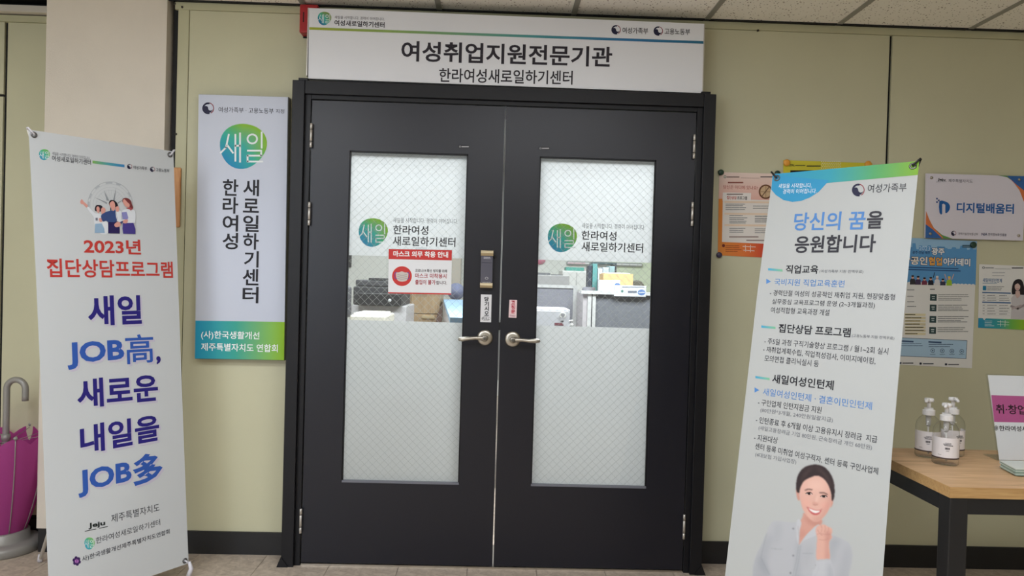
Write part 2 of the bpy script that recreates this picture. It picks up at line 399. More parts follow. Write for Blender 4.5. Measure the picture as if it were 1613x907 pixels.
# ---- main wall with the doorway: dark backing, then panels, rails and strips proud of it
XC0, XC1 = -2.0, -1.466                         # column
wm = boxes('wall_front', [(XC1, FL, 0.012, 0.16, 0, CEIL+.06), (FR, XR, 0.012, 0.16, 0, CEIL+.06), (FL, FR, 0.012, 0.16, 2.085, CEIL+.06)], M_black); struct(wm)
xs = 1.763
box('wall_panel', XC1+0.075, FL, 0, 0.012, 0.1, CEIL-0.035, M_wall, wm)
box('wall_panel', FL, FR, 0, 0.012, 2.09, CEIL-0.035, M_wall, wm)
box('wall_panel', FR, xs-0.007, 0, 0.012, 0.1, CEIL-0.035, M_wall, wm)
box('wall_panel', xs+0.007, XR, 0, 0.012, 0.1, CEIL-0.035, M_wall, wm)
box('top_rail', XC1+0.012, XR, -0.006, 0.012, CEIL-0.034, CEIL-0.002, M_rail, wm)
box('post', XC1+0.026, XC1+0.073, -0.004, 0.012, 0.1, CEIL-0.0345, M_rail, wm)
bm = bmesh.new()
for u, v in ((277, 211), (275, 6), (287, 11), (1194, 48)):
    p = at_y(u, v, -0.007); bmlathe(bm, [(0.0, -0.0025), (0.005, -0.0015), (0.005, 0.003)], (0, 0, 0), 10, Matrix.Translation(p) @ Matrix.Rotation(R_(-90), 4, 'X'))
link_bm('screw_heads', bm, mat('dark_screw', rgb(60, 55, 48), 0.5, 0.5), wm)
b1 = boxes('baseboard_front', [(XC1+0.002, FL-0.001, -0.01, 0.011, 0, 0.101), (FR+0.001, XR, -0.01, 0.011, 0, 0.101)], M_base); struct(b1)
# ---- column
co = box('column', XC0, XC1-0.012, -0.03, 0.3, 0.107, CEIL+0.02, M_col, None); struct(co)
boxes('column_base', [(XC0+0.004, XC1-0.014, -0.024, 0.28, 0, 0.107)], M_base, co)
# ---- recessed wall left of the column
YL = 0.165
wl = box('wall_left', XL, XC0-0.002, YL+0.012, YL+0.15, 0, CEIL+.06, M_black); struct(wl)
xq = at_y(9, 100, YL).x
box('wall_panel', xq+0.008, XC0-0.004, YL, YL+0.012, 0.1, 2.392, M_wall, wl)
zq = at_y(3, 150, YL).z
box('wall_panel', XL, xq-0.008, YL, YL+0.012, zq+0.006, 2.392, M_wall, wl)
box('wall_panel', XL, xq-0.008, YL, YL+0.012, 0.1, zq-0.006, M_wall, wl)
box('top_rail', XL, XC0-0.004, YL-0.012, YL+0.012, 2.393, 2.422, M_rail, wl)
box('ceiling_moulding', XL, XC0-0.004, YL-0.04, YL+0.012, 2.430, 2.46, M_col, wl)
b2 = box('baseboard_left', XL, XC0-0.004, YL-0.01, YL+0.011, 0, 0.085, M_base); struct(b2)
# ---- corridor walls out of sight behind and beside the camera
M_plain = mat('plain_wall_paint', rgb(196, 192, 176), 0.7, noise=0.02, nscale=4)
struct(box('wall_back', XL, XR, YB-0.1, YB, 0, CEIL+.05, M_plain))
wn = boxes('window_1', [(-3.76, -3.70, YB, YB+0.05, 0.64, 2.26), (-2.0, -1.94, YB, YB+0.05, 0.64, 2.26), (-3.7, -2.0, YB, YB+0.05, 0.64, 0.7), (-3.7, -2.0, YB, YB+0.05, 2.2, 2.26), (-2.87, -2.83, YB+0.025, YB+0.05, 0.7, 2.2)], M_plain); struct(wn)
struct(box('wall_west', XL-0.1, XL, YB, 0.3, 0, CEIL+.05, M_plain))
struct(box('wall_east', XR, XR+0.1, YB, 0.16, 0, CEIL+.05, M_plain))
# ---- office beyond the doors
M_owall = mat('office_white_wall', rgb(226, 228, 226), 0.7)
M_ogreen = mat('office_pale_green_wall', rgb(226, 236, 214), 0.7)
struct(box('wall_office_west', XL, XL+0.1, 0.32, 5.2, 0, CEIL, M_owall))
struct(box('wall_office_east', XR-0.1, XR, 0.17, 5.2, 0, CEIL, M_ogreen))
ow = boxes('wall_office_back', [(XL, 1.2, 4.6, 4.7, 0, CEIL)], M_owall); struct(ow)
box('wall_panel', 1.2, XR, 4.6, 4.7, 0, CEIL, M_ogreen, ow)
oc = box('ceiling_office', XL, XR, 0.37, 5.2, CEIL, CEIL+0.05, mat('office_ceiling', rgb(225, 225, 222), 0.8)); struct(oc)

M_lampface = mat('lamp_diffuser', (1, 0.97, 0.93, 1), 0.5, emit=3.0)
def ceiling_lamp(x, y, label, grp):
    t = thing('ceiling_light', label, 'light', grp, (x, y, CEIL))
    each_box('lamp_frame', [(-0.6, 0.6, -0.3, -0.27, -0.02, 0.0), (-0.6, 0.6, 0.27, 0.3, -0.02, 0.0), (-0.6, -0.57, -0.27, 0.27, -0.02, 0.0), (0.57, 0.6, -0.27, 0.27, -0.02, 0.0)], M_offwhite, t)
    box('diffuser', -0.57, 0.57, -0.27, 0.27, -0.015, -0.005, M_lampface, t)
for x, y in HALL_LAMPS: ceiling_lamp(x, y, 'white rectangular ceiling light in the corridor ceiling', 'corridor ceiling lights')
for x, y in ROOM_LAMPS: ceiling_lamp(x, y, 'white rectangular ceiling light in the office behind the doors', 'office ceiling lights')

# ================================================================== DOOR
YF, YD = -0.14, -0.115            # front of frame casing, front of the leaves
def X(u, v, y): return at_y(u, v, y).x
def Z(u, v, y): return at_y(u, v, y).z
fx0, fx1 = -0.892, 0.932; ftop = 2.092
lx0, lx1, ltop, lbot = X(494, 500, YD)-0.002, X(1083, 500, YD)+0.004, Z(795, 168, YD), 0.012
lx0 = (X(492, 165, YD)+X(474, 890, YD))/2; lx1 = (X(1094, 190, YD)+X(1077, 890, YD))/2
lmid = (X(795.5, 175, YD)+X(776.5, 880, YD))/2
cw = 0.052
tr = boxes('trim_1', [(fx0, fx0+cw, YF, 0.16, 0, ftop), (fx1-cw, fx1, YF, 0.16, 0, ftop), (fx0+cw, fx1-cw, YF+0.004, 0.16, 2.036, ftop+0.001)], M_frame, None, 0.002)
struct(tr)
boxes('inner_frame', [(fx0+cw-0.001, lx0-0.004, YD-0.006, 0.15, 0, ltop+0.035), (lx1+0.004, fx1-cw+0.001, YD-0.006, 0.15, 0, ltop+0.035), (lx0-0.004, lx1+0.004, YD-0.0055, 0.15, ltop+0.004, 2.038)], M_frame, tr, 0.0015)
each_box('corner_cap', [(fx0+0.025, fx0+cw+0.012, YF+0.002, 0.0, ftop, ftop+0.010), (fx1-cw-0.012, fx1-0.025, YF+0.002, 0.0, ftop, ftop+0.010)], M_frame, tr)
prism('foot_flare', [(fx0-0.018, YF-0.004, 0), (fx0+0.03, YF-0.004, 0), (fx0+0.03, YF-0.004, 0.004), (fx0, YF-0.004, 0.045)], (0, 0.004, 0), M_frame, tr)
prism('foot_flare', [(fx1+0.018, YF-0.004, 0), (fx1-0.03, YF-0.004, 0), (fx1-0.03, YF-0.004, 0.004), (fx1, YF-0.004, 0.045)], (0, 0.004, 0), M_frame, tr)
box('threshold', lx0, lx1, YD-0.002, 0.15, 0, 0.008, M_steel, tr)
S_d = wall_surf(YD)
TH = 0.042
def leaf(nm, x0, x1, gq, hinge_x, hinges, wireseed):
    """gq: pane corners in the photograph (TL,TR,BR,BL)"""
    gx0 = (X(*gq[0], YD)+X(*gq[3], YD))/2; gx1 = (X(*gq[1], YD)+X(*gq[2], YD))/2
    gz1 = (Z(*gq[0], YD)+Z(*gq[1], YD))/2; gz0 = (Z(*gq[2], YD)+Z(*gq[3], YD))/2
    y0, y1 = YD, YD+TH
    d = boxes(nm, [(x0, gx0, y0, y1, lbot, ltop), (gx1, x1, y0, y1, lbot, ltop), (gx0, gx1, y0, y1, lbot, gz0), (gx0, gx1, y0, y1, gz1, ltop)], M_door)
    struct(d)
    b = 0.006
    each_box('glazing_bead', [(gx0, gx0+b, y0+0.004, y0+0.012, gz0, gz1), (gx1-b, gx1, y0+0.004, y0+0.012, gz0, gz1), (gx0, gx1, y0+0.004, y0+0.012, gz1-b, gz1)], M_frame, d)
    box('lower_bead', gx0+0.002, gx1-0.002, y0-0.002, y0+0.012, gz0, gz0+0.009, mat('grey_bead', rgb(110, 112, 122), 0.4), d)
    box('glass_pane', gx0, gx1, y0+0.0084, y0+0.0090, gz0, gz1, CLEAR, d)
    return d, gx0, gx1, gz0, gz1
def wire_mesh(d, gx0, gx1, gz0, gz1):
    bm = bmesh.new(); p = 0.0245; w = 0.0009; yy = YD+0.0100
    s2 = p*math.sqrt(2)
    def seg(a, b):
        dx, dz = b[0]-a[0], b[1]-a[1]; l = math.hypot(dx, dz)
        if l < 0.003: return
        nx, nz = -dz/l*w/2, dx/l*w/2
        vs = [bm.verts.new((a[0]+nx, yy, a[1]+nz)), bm.verts.new((b[0]+nx, yy, b[1]+nz)), bm.verts.new((b[0]-nx, yy, b[1]-nz)), bm.verts.new((a[0]-nx, yy, a[1]-nz))]
        vt = [bm.verts.new((v.co.x, yy+0.0008, v.co.z)) for v in vs]
        bm.faces.new(vs); bm.faces.new(vt[::-1]); bm.faces.new((vs[0], vt[0], vt[1], vs[1])); bm.faces.new((vs[2], vt[2], vt[3], vs[3]))
    W_, H_ = gx1-gx0, gz1-gz0
    c = -H_
    while c < W_+H_:
        for sgn in (1, -1):
            # x = c + sgn-slope line through the pane
            pts = []
            if sgn == 1: xa, za, xb, zb = c, 0.0, c+H_, H_
            else: xa, za, xb, zb = c+H_, 0.0, c, H_
            # clip to 0..W_
            def clip(xa, za, xb, zb):
                if xa > xb: xa, za, xb, zb = xb, zb, xa, za
                if xb <= 0 or xa >= W_: return None
                if xa < 0: t = -xa/(xb-xa); xa, za = 0, za+(zb-za)*t
                if xb > W_: t = (W_-xa)/(xb-xa); xb, zb = W_, za+(zb-za)*t
                return xa, za, xb, zb
            q = clip(xa, za, xb, zb)
            if q: seg((gx0+q[0], gz0+q[1]), (gx0+q[2], gz0+q[3]))
        c += s2
    o = link_bm('wire_mesh', bm, mat('glass_wire', rgb(176, 178, 178), 0.5, 0.0), d); o['kind'] = 'stuff'
def film(d, gx0, gx1, z0, z1, nm='frosted_film'):
    return box(nm, gx0+0.0005, gx1-0.0005, YD+0.0122, YD+0.0126, z0, z1, M_film, d)
dl, a0, a1, a2, a3 = leaf('door_1', lx0, lmid-0.0015, [(551.5, 237), (739, 243), (722, 762.5), (537, 760)], 0, 0, 1)
dr, c0, c1, c2, c3 = leaf('door_2', lmid+0.0045, lx1, [(850, 246.5), (1033, 252), (1019, 769), (836, 765.5)], 0, 0, 2)
for d, q, ftop_px, fbot_px in ((dl, (a0, a1, a2, a3), (640, 404.5), (640, 506)), (dr, (c0, c1, c2, c3), (938, 411.5), (938, 515))):
    wire_mesh(d, *q)
    film(d, q[0], q[1], Z(*ftop_px, YD+0.012), q[3]); film(d, q[0], q[1], q[2], Z(*fbot_px, YD+0.012))
def hinge(d, u0, v0, v1, leafside):
    x = X(u0, (v0+v1)/2, YD-0.012); z1, z0 = Z(u0, v0, YD-0.012), Z(u0, v1, YD-0.012); h = (z1-z0)
    bm = bmesh.new()
    for a, b in ((0, 0.24), (0.26, 0.74), (0.76, 1.0)):
        bmlathe(bm, [(0.0045, z0+h*a), (0.0062, z0+h*a+0.001), (0.0062, z0+h*b-0.001), (0.0045, z0+h*b)], (x, YD-0.012, 0), 12)
    o = link_bm('hinge', bm, M_hinge, d, True)
for v0, v1, u in ((194, 232, 490), (318, 355, 487), (801, 840, 473.5)): hinge(dl, u, v0, v1, 1)
for v0, v1, u in ((212, 250, 1093.5), (318, 356, 1090.5), (810, 849, 1077.5)): hinge(dr, u, v0, v1, -1)
# white strip standing in for the light between the leaves, then the latch
box('gap_light_strip', lmid-0.0005, lmid+0.0035, YD+0.030, YD+0.038, Z(785, 600, YD), ltop-0.01, mat('gap_light_white', rgb(210, 210, 212), 0.6), dr)
box('latch_bolt', lmid-0.002, lmid+0.006, YD+0.006, YD+0.026, Z(785, 520, YD), Z(785, 508, YD), M_black_metal, dr)
def handle(d, u, v, s, tipu, tipv):
    c = at_y(u, v, YD); x, z = c.x, c.z
    RY = Matrix.Translation((x, YD, z)) @ Matrix.Rotation(R_(90), 4, 'X')
    r = lathe('handle', [(0.0, 0.0), (0.0345, 0.0), (0.0345, 0.004), (0.031, 0.009), (0.022, 0.011), (0.0, 0.011)], (0, 0, 0), M_steel, d, 32, M=RY)
    r.name = 'handle'
    tip = at_y(tipu, tipv, YD-0.05)
    L = tip.x-x
    bm = bmesh.new()
    bmlathe(bm, [(0.0145, 0.010), (0.0135, 0.035), (0.0135, 0.052), (0.010, 0.057), (0.0, 0.057)], (0, 0, 0), 20, RY)
    pts = [(x, YD-0.044, z), (x+L*0.15, YD-0.047, z+0.001), (x+L*0.35, YD-0.050, z+0.001), (x+L*0.6, YD-0.052, z-0.002), (x+L*0.85, YD-0.050, tip.z+0.001), (x+L*0.97, YD-0.047, tip.z+0.001), (x+L, YD-0.045, tip.z+0.002)]
    rr = [0.012, 0.0095, 0.0078, 0.0082, 0.0098, 0.0085, 0.004]
    bmtube(bm, pts, rr, 14)
    for v_ in bm.verts:
        pass
    link_bm('lever', bm, M_steel, d, True)
    lathe('key_cylinder', [(0.0, 0.0575), (0.0085, 0.0575), (0.0085, 0.0595), (0.006, 0.060), (0.0, 0.060)], (0, 0, 0), mat('cylinder_dark', rgb(120, 116, 110), 0.35, 0.9), d, 20, M=RY)
    bm = bmesh.new(); bmbox(bm, x-0.0008, x+0.0008, YD-0.0608, YD-0.0598, z-0.004, z+0.004); link_bm('keyhole', bm, M_black_metal, d)
handle(dl, 764, 531.5, -1, 722, 534.5)
handle(dr, 807.5, 534, 1, 850.5, 537.5)
# digital lock on the left leaf
lk = thing('digital_lock', 'digital door lock with brass end caps and dark face on the left door', 'lock', None, at_y(767, 424, YD))
def P(u, v, y): return at_y(u, v, y)
def rel(o, t): o.matrix_parent_inverse = Matrix.Translation(t.location).inverted(); return o
q0, q1 = P(757, 394, YD), P(778, 454, YD); zt, zb = q0.z, q1.z; xa, xb = P(757, 424, YD).x, P(776.5, 424, YD).x
rel(box('lock_body', xa+0.001, xb-0.001, YD-0.022, YD, zb+0.018, zt-0.018, mat('lock_face', rgb(88, 88, 102), 0.12, coat=0.5), lk, 0.002), lk)
for a, b, nm in ((zt-0.026, zt, 'top_cap'), (zb, zb+0.024, 'bottom_cap')):
    pts = [(YD, a), (YD-0.026, a+0.002), (YD-0.030, (a+b)/2), (YD-0.026, b-0.002), (YD, b)]
    rel(prism(nm, [(xa, y, z) for y, z in pts], (xb-xa, 0, 0), M_brass, lk), lk)
rel(lathe('side_button', [(0, 0), (0.006, 0), (0.006, 0.008), (0, 0.008)], (0, 0, 0), M_black_metal, lk, 14, M=Matrix.Translation(P(779.5, 404.5, YD)) @ Matrix.Rotation(R_(90), 4, 'X')), lk)
pr = Print(wall_surf(YD-0.0222))
pr.bars(762, 773, [405, 407], 0.9, (190, 190, 200), slope=0.03); pr.line([(758.5, 413.5), (776, 414)], 0.5, (40, 40, 50)); pr.arc((766.5, 438), 2.6, 2, 0.5, (200, 200, 205), 2, n=12); pr.bars(760, 773, [444.5], 0.5, (180, 180, 185))
rel(pr.build('lock_print', lk), lk)
# stickers
def sticker(name, q, paper, y, label=None, thick=0.0006):
    s = wall_surf(y)
    return prism(name, [s.px(*p) for p in q], (0, thick, 0), paper, None)
M_paper = mat('paper_sticker', rgb(222, 222, 226), 0.5)
M_pink = mat('pink_sticker', rgb(232, 205, 208), 0.5)
st = sticker('door_sticker', [(757.5, 463.5), (774.5, 464), (773.5, 507.5), (756.5, 507)], M_paper, YD-0.0012); tag(st, 'white pull sticker with black vertical lettering under the door lock', 'sticker')
pr = Print(wall_surf(YD-0.0013))
for ch, y in zip('당기시오', (471, 478.6, 486, 493.5)): pr.text(ch, (763, y), (770, y), 7, (30, 30, 36), 0.03)
pr.text('PULL', (759.5, 501.5), (771, 501.8), 4.2, (60, 60, 66), 0.0); pr.arc((765.5, 501.5), 7, 3.4, 0.35, (90, 90, 95), 1, n=20)
pr.build('lettering', st)
st = sticker('door_sticker', [(802.5, 472), (814.5, 472.3), (813.5, 500.5), (801, 500)], M_pink, YD-0.0012); tag(st, 'small pink sticker with red vertical lettering left edge of the right door leaf', 'sticker')
pr = Print(wall_surf(YD-0.0013))
for ch, y in zip('고정문', (476.5, 483.5, 490.5)): pr.text(ch, (805, y), (811.3, y), 6, (190, 30, 60), 0.03)
pr.text('FIXED', (803.3, 497), (811.8, 497.3), 2.8, (150, 90, 105)); pr.build('lettering', st)
for (u, v), lb in (((731, 231), 'tiny black label above the left door glass'), ((857.5, 233.5), 'tiny black label above the right door glass')):
    st = sticker('door_label', [(u-9, v-2.2), (u+8.5, v-1.7), (u+8.5, v+2), (u-9, v+1.5)], M_black, YD-0.0012); tag(st, lb, 'label')
    pr = Print(wall_surf(YD-0.0013)); pr.arc((u-6.3, v), 1.5, 1.5, 0.5, (200, 200, 205), 2, n=10); pr.bars(u-3.5, u+7, [v+0.1], 1.5, (190, 190, 195), rag=0); pr.build('lettering', st)
# film decals
S_g = wall_surf(YD+0.0119)
for d, bc, tg, l1, l2 in ((dl, (587.5, 365.5), ((619.3, 346.7), (721.3, 348.7)), ((619.3, 361.7), (674.8, 362.9)), ((618.6, 379.3), (717.5, 381.6))),
                          (dr, (885.3, 374), ((916.8, 355.3), (1016, 358)), ((916, 370.3), (971, 371.9)), ((916, 388), (1013, 390.8)))):
    pr = Print(S_g); pr.blob(bc, 23, 22.5); pr.build('logo_decal', d)
    pr.text('새일을 시작합니다. 경력이 이어집니다.', *tg, 8, (78, 78, 88)); pr.text('한라여성', *l1, 14.5, (48, 46, 58), 0.018); pr.text('새로일하기센터', *l2, 15, (48, 46, 58), 0.018)
    pr.build('lettering', d)

# mask notice taped on the left glass
mn = thing('mask_notice', 'laminated red and white mask notice taped on the left door glass', 'notice')
s = wall_surf(YD-0.001)
prism('laminate', [s.px(*p) for p in [(609, 391), (713.5, 393), (712.5, 467.5), (607.5, 465.5)]], (0, 0.0005, 0), ACRYL, mn)
s = wall_surf(YD-0.0015)
prism('paper', [s.px(*p) for p in [(612.4, 392), (712, 394), (710.6, 464), (611.4, 461.9)]], (0, 0.0004, 0), M_white, mn)
pr = Print(wall_surf(YD-0.0017))
red = (202, 62, 60)
pr.poly([(612.4, 392), (712, 394), (711.6, 410), (612.1, 408)], red); pr.poly([(611.5, 460), (710.7, 462), (710.6, 464), (611.4, 461.9)], red)
pr.ell((633.2, 434.8), 16.5, 16.5, (240, 238, 238), 1); pr.ell((633.2, 434.8), 15.6, 15.6, red, 1.5)
pr.poly([(624, 429.5), (628, 429), (633, 427.3), (638, 429), (643, 429.8), (642.5, 438), (640, 442), (633.5, 443.5), (627, 441.8), (624.3, 437)], (204, 196, 190), 2, 4)
for k in range(3): pr.line([(626, 432+k*3), (633, 434+k*3), (641, 432.3+k*3)], 0.7, (168, 160, 156), 3)
pr.arc((624.3, 433.8), 3.2, 5.6, 0.9, (70, 80, 170), 3, 70, 290, 14); pr.arc((642.3, 434.3), 3.2, 5.6, 0.9, (70, 80, 170), 3, -110, 110, 14)
pr.build('mask_picture', mn)
pr.text('마스크 의무 착용 안내', (619.6, 399.5), (706, 401.2), 9.5, (248, 244, 244), 0.03, 3)
pr.text('코로나19 확산 방지를 위해', (654, 425.8), (704, 427), 5, (60, 45, 50), 0.01); pr.text('마스크 미착용시', (654, 433.9), (703.4, 434.9), 7.5, (170, 45, 60), 0.015)
pr.text('출입이 불가', (654, 444), (686, 444.6), 7.5, (170, 45, 60), 0.015); pr.text('합니다.', (687, 445), (704, 445.4), 6, (90, 60, 66), 0.01)
pr.build('lettering', mn)
M_tape = mat_clear('tape', (0.93, 0.94, 0.95, 1), 0.2)
s = wall_surf(YD-0.0021)
for q in ([(655, 389), (673, 389.5), (673, 396), (655, 395.5)], [(655, 461), (673, 461.5), (672, 468), (654, 467.5)]):
    prism('tape', [s.px(*p) for p in q], (0, 0.0002, 0), M_tape, mn)

# ================================================================== SIGNS
M_signface = mat('sign_face', rgb(228, 230, 236), 0.28, spec=0.5)
YS = -0.125
s = wall_surf(YS)
q = [(486.5, 12.5), (1109, 37.5), (1106.5, 146.5), (485.5, 123.5)]
sg = thing('overhead_sign', 'wide white sign board with large black Korean lettering above the doors', 'sign')
prism('sign_panel', [s.px(*p) for p in q], (0, 0.03, 0), M_signface, sg)
x0, x1 = s.px(*q[0]).x, s.px(*q[1]).x
each_box('sign_frame', [(x0-0.004, x0, YS-0.002, YS+0.04, 2.115, s.px(*q[0]).z), (x1, x1+0.004, YS-0.002, YS+0.04, 2.108, s.px(*q[1]).z)], M_hinge, sg)
for xx in (x0+0.2, x1-0.2): box('bracket', xx-0.02, xx+0.02, YS+0.03, 0.0, 2.2, 2.24, M_hinge, sg)
pr = Print(s)
pr.hgrad([(487.3, 42.8), (1108, 64.8), (1108, 69), (487.3, 46.8)], [(0, (160, 170, 55)), (0.25, (135, 168, 100)), (0.55, (80, 150, 150)), (0.8, (50, 115, 165)), (1, (45, 110, 140))]); pr.build('colour_stripe', sg)
pr.blob((511, 28.8), 10.6, 10.6, tl=(40, 110, 160), tr=(130, 150, 60)); pr.build('logo', sg)
ink = (46, 42, 50)
pr.text('새일을 시작합니다. 경력이 이어집니다.', (527.2, 27), (605.8, 30.3), 5, (100, 96, 104)); pr.text('여성새로일하기센터', (527, 35.8), (605.8, 39.5), 9, ink, 0.02)
pr.emblem((970.4, 47), 7.4); pr.emblem((1036.8, 49), 7.4)
pr.text('여성가족부', (980.4, 47.8), (1020.7, 49), 9.5, ink, 0.01); pr.text('고용노동부', (1046.8, 49.4), (1086.7, 50.6), 9.5, ink, 0.01); pr.build('small_lettering', sg)
pr.text('여성취업지원전문기관', (632.3, 80.3), (964.3, 90), 32, ink, 0.022); pr.build('headline', sg); pr.text('한라여성새로일하기센터', (691.7, 118.2), (902, 122.6), 22, ink, 0.014)
pr.build('subtitle', sg)

vs_ = thing('vertical_sign', 'tall white hanging sign with green-blue logo and base left of the doors', 'sign')
YV = -0.045; s = wall_surf(YV)
q = [(313, 148.5), (453.5, 153), (447.5, 567), (307, 564.5)]
prism('sign_panel', [s.px(*p) for p in q], (0, 0.006, 0), mat('cool_white_sign_face', rgb(196, 202, 218), 0.3, spec=0.4), vs_)
c = [s.px(*p) for p in q]
prism('sign_case', [(p.x+dx, p.y+0.006, p.z+dz) for p, dx, dz in zip(c, (-.002, .002, .002, -.002), (.002, .002, -.002, -.002))], (0, 0.0385, 0), mat('sign_case_metal', rgb(70, 68, 62), 0.35, 0.6), vs_)
pr = Print(s)
pr.hgrad([(308, 504.8), (448.4, 507), (447.5, 567), (307, 564.5)], [(0, (35, 150, 190)), (0.45, (60, 165, 150)), (1, (150, 196, 40))]); pr.build('colour_base', vs_)
pr.blob((382.7, 229.5), 37, 35.5); pr.build('logo', vs_)
pr.emblem((328, 170.6), 9.3); pr.text('여성가족부 · 고용노동부', (344.4, 172.6), (431, 175), 8.5, (52, 50, 60), 0.0); pr.text('지정', (434.5, 175), (447.5, 175.4), 6.5, (52, 50, 60))
for i, ch in enumerate('새로일하기센터'):
    u, v = 395.6-0.15*i, 295.8+28.1*i; pr.text(ch, (u-12.5+(2 if ch in '기' else 0), v-0.3), (u+12.5, v+0.3), 26 if ch != '로' else 22, (34, 33, 40), 0.018)
for i, ch in enumerate('한라여성'):
    u, v = 363-0.15*i, 295.3+28.1*i; pr.text(ch, (u-12, v-0.3), (u+12.5, v+0.3), 26, (34, 33, 40), 0.018)
pr.build('name_lettering', vs_)
pr.text('(사)한국생활개선', (317, 527.6), (408.6, 529.4), 14, (245, 248, 250), 0.012, 3); pr.text('제주특별자치도 연합회', (317, 545.8), (437.7, 548.6), 12.5, (245, 248, 250), 0.012, 3)
pr.build('lettering', vs_)

# red box behind the overhead sign, wooden plaque behind the left banner
rb = thing('alarm_box', 'red alarm box on the wall at the top left corner of the overhead sign', 'alarm')
a, b = at_y(472, 6, -0.06), at_y(500, 52, -0.06)
box('housing', a.x, b.x, -0.06, 0, b.z, a.z, mat('red_plastic', rgb(176, 34, 42), 0.35), rb, 0.006)
box('slot', at_y(478, 30, -0.061).x-0.002, at_y(478, 30, -0.061).x+0.002, -0.0615, -0.058, at_y(478, 35, -0.06).z, at_y(478, 19, -0.06).z, M_black, rb)
box('back_plate', a.x+0.004, b.x+0.01, -0.008, 0.001, b.z-0.006, b.z+0.01, M_black, rb)
a, b = at_y(262, 263, -0.016), at_y(282.5, 358, -0.016)
pl = box('wooden_plaque', a.x, b.x, -0.016, -0.004, b.z, a.z, M_plaque, None, 0.005); tag(pl, 'narrow light wood plaque on the wall half hidden behind the left banner', 'plaque')
bm = bmesh.new()

# ================================================================== X-BANNERS
def banner_frame(pos, yaw, tilt, roll):
    r = Vector((math.cos(yaw), math.sin(yaw), 0)); n = Vector((math.sin(yaw), -math.cos(yaw), 0))
    up = Vector((0, 0, 1))*math.cos(tilt)-n*math.sin(tilt)
    r2 = r*math.cos(roll)+up*math.sin(roll); up2 = up*math.cos(roll)-r*math.sin(roll)
    return Surf(pos, r2.cross(up2).normalized()*1.0, up2), r2
def banner(name, label, S, r, corners, arm_m, hookcol, foot_m, edge=None, bg=None):
    n = S.n
    t = thing(name, label, 'banner')
    TL, TR, BR, BL = corners
    cloth = prism('banner_sheet', [S.px(*p) for p in (edge or corners)], -n*0.0008, mat('banner_vinyl_%d' % (bg or (206,))[0], rgb(*(bg or (206, 210, 213))), 0.45, spec=0.3), t)
    tl, tr, br, bl = [S.px(*p) for p in corners]
    c = tl+(br-tl)*0.5-n*0.10
    cc = [p-n*0.006 for p in (tl, tr, br, bl)]
    for p in cc:
        tube('support_arm', [c, c+(p-c)*0.5-n*0.01, p], 0.0035, arm_m, t, 8)
    box('hub', -0.03, 0.03, -0.03, 0.03, -0.03, 0.03, arm_m, t, 0.006).location = c
    g = Vector((c.x-n.x*0.34, c.y-n.y*0.34, 0.012))
    tube('rear_leg', [c, g], 0.006, arm_m, t, 8)
    box('leg_tip', -0.01, 0.01, -0.01, 0.01, -0.011, 0.012, foot_m, t, 0.003).location = g
    ins = [(1, -1), (-1, -1), (-1, 1), (1, 1)]
    up = S.up
    for (sx, sy), p in zip(ins, (tl, tr, br, bl)):
        e = p+r*(0.016*sx)+up*(0.016*sy)+n*0.001
        bm = bmesh.new()
        ring = [(e+(r*math.cos(a)+up*math.sin(a))*0.0085) for a in [k*2*math.pi/16 for k in range(17)]]
        bmtube(bm, ring, 0.0028, 6)
        link_bm('eyelet', bm, mat('eyelet_metal', rgb(120, 120, 120), 0.3, 0.9), t, True)
        q = p-r*(0.004*sx)-up*(0.006*sy)
        hk = [p-n*0.006, q-n*0.002, q+n*0.005, e+n*0.006, e-n*0.002]
        tube('hook', hk, 0.003, hookcol, t, 8)
    return t, (tl, tr, br, bl), c
M_wplastic = mat('white_plastic', rgb(216, 214, 222), 0.4)
S1, r1 = banner_frame((-1.538, -0.705, 0.049), R_(55.06), R_(3.75), R_(1.47))
if S1.n.dot(Vector(EYE)-S1.p) < 0: S1.n = -S1.n
edge1 = [(45, 204), (159, 221), (273, 238.5), (279, 400), (286, 600), (292, 760), (297, 887), (240, 906.5), (160, 936), (79, 966), (74.5, 870), (66, 640), (57, 440), (50, 300)]
t1, cn1, hub1 = banner('banner_stand', 'white banner stand with large blue and navy lettering left of the doors', S1, r1, [(45, 204), (273, 238.5), (297, 887), (79, 966)], M_offwhite, M_wplastic, M_wplastic, edge1)
# white front foot at the right and rear foot at the left
ft = cn1[2]
tube('front_foot', [ft+S1.n*0.004+Vector((0, 0, 0.008)), ft+S1.n*0.012+Vector((0.004, 0, -0.02)), Vector((ft.x+0.006, ft.y-0.01, 0.012))], [0.006, 0.009, 0.011], M_wplastic, t1, 10)
fb = at_z(63, 882, 0.01)
tube('side_leg', [hub1, Vector((fb.x, fb.y, 0.01))], [0.006, 0.0075], M_offwhite, t1, 8)
tube('foot_cap', [Vector((fb.x+0.002, fb.y, 0.035)), Vector((fb.x, fb.y, 0.004))], [0.009, 0.011], M_wplastic, t1, 10)
pr = Print(S1)
pr.blob((69.8, 243.3), 8.6, 8.6, tl=(70, 150, 190), tr=(120, 190, 90)); pr.blob((140.8, 855.5), 8, 9.6, tl=(70, 170, 200), tr=(130, 195, 110)); pr.build('logo', t1)
pr.hgrad([(145.6, 252.8), (196, 259.3), (196, 263.6), (145.6, 257.2)], [(0, (130, 180, 90)), (0.5, (80, 160, 170)), (1, (60, 130, 190))], 1); pr.build('colour_stripe', t1)
ik = (60, 62, 72)
pr.text('새일을 시작합니다. 경력이 이어집니다.', (81.7, 241.3), (142, 249.5), 5, (120, 122, 130)); pr.text('여성새로일하기센터', (81.7, 249), (143, 255.7), 8.5, ik, 0.01)
pr.emblem((204, 262.3), 4); pr.emblem((240, 266.7), 4)
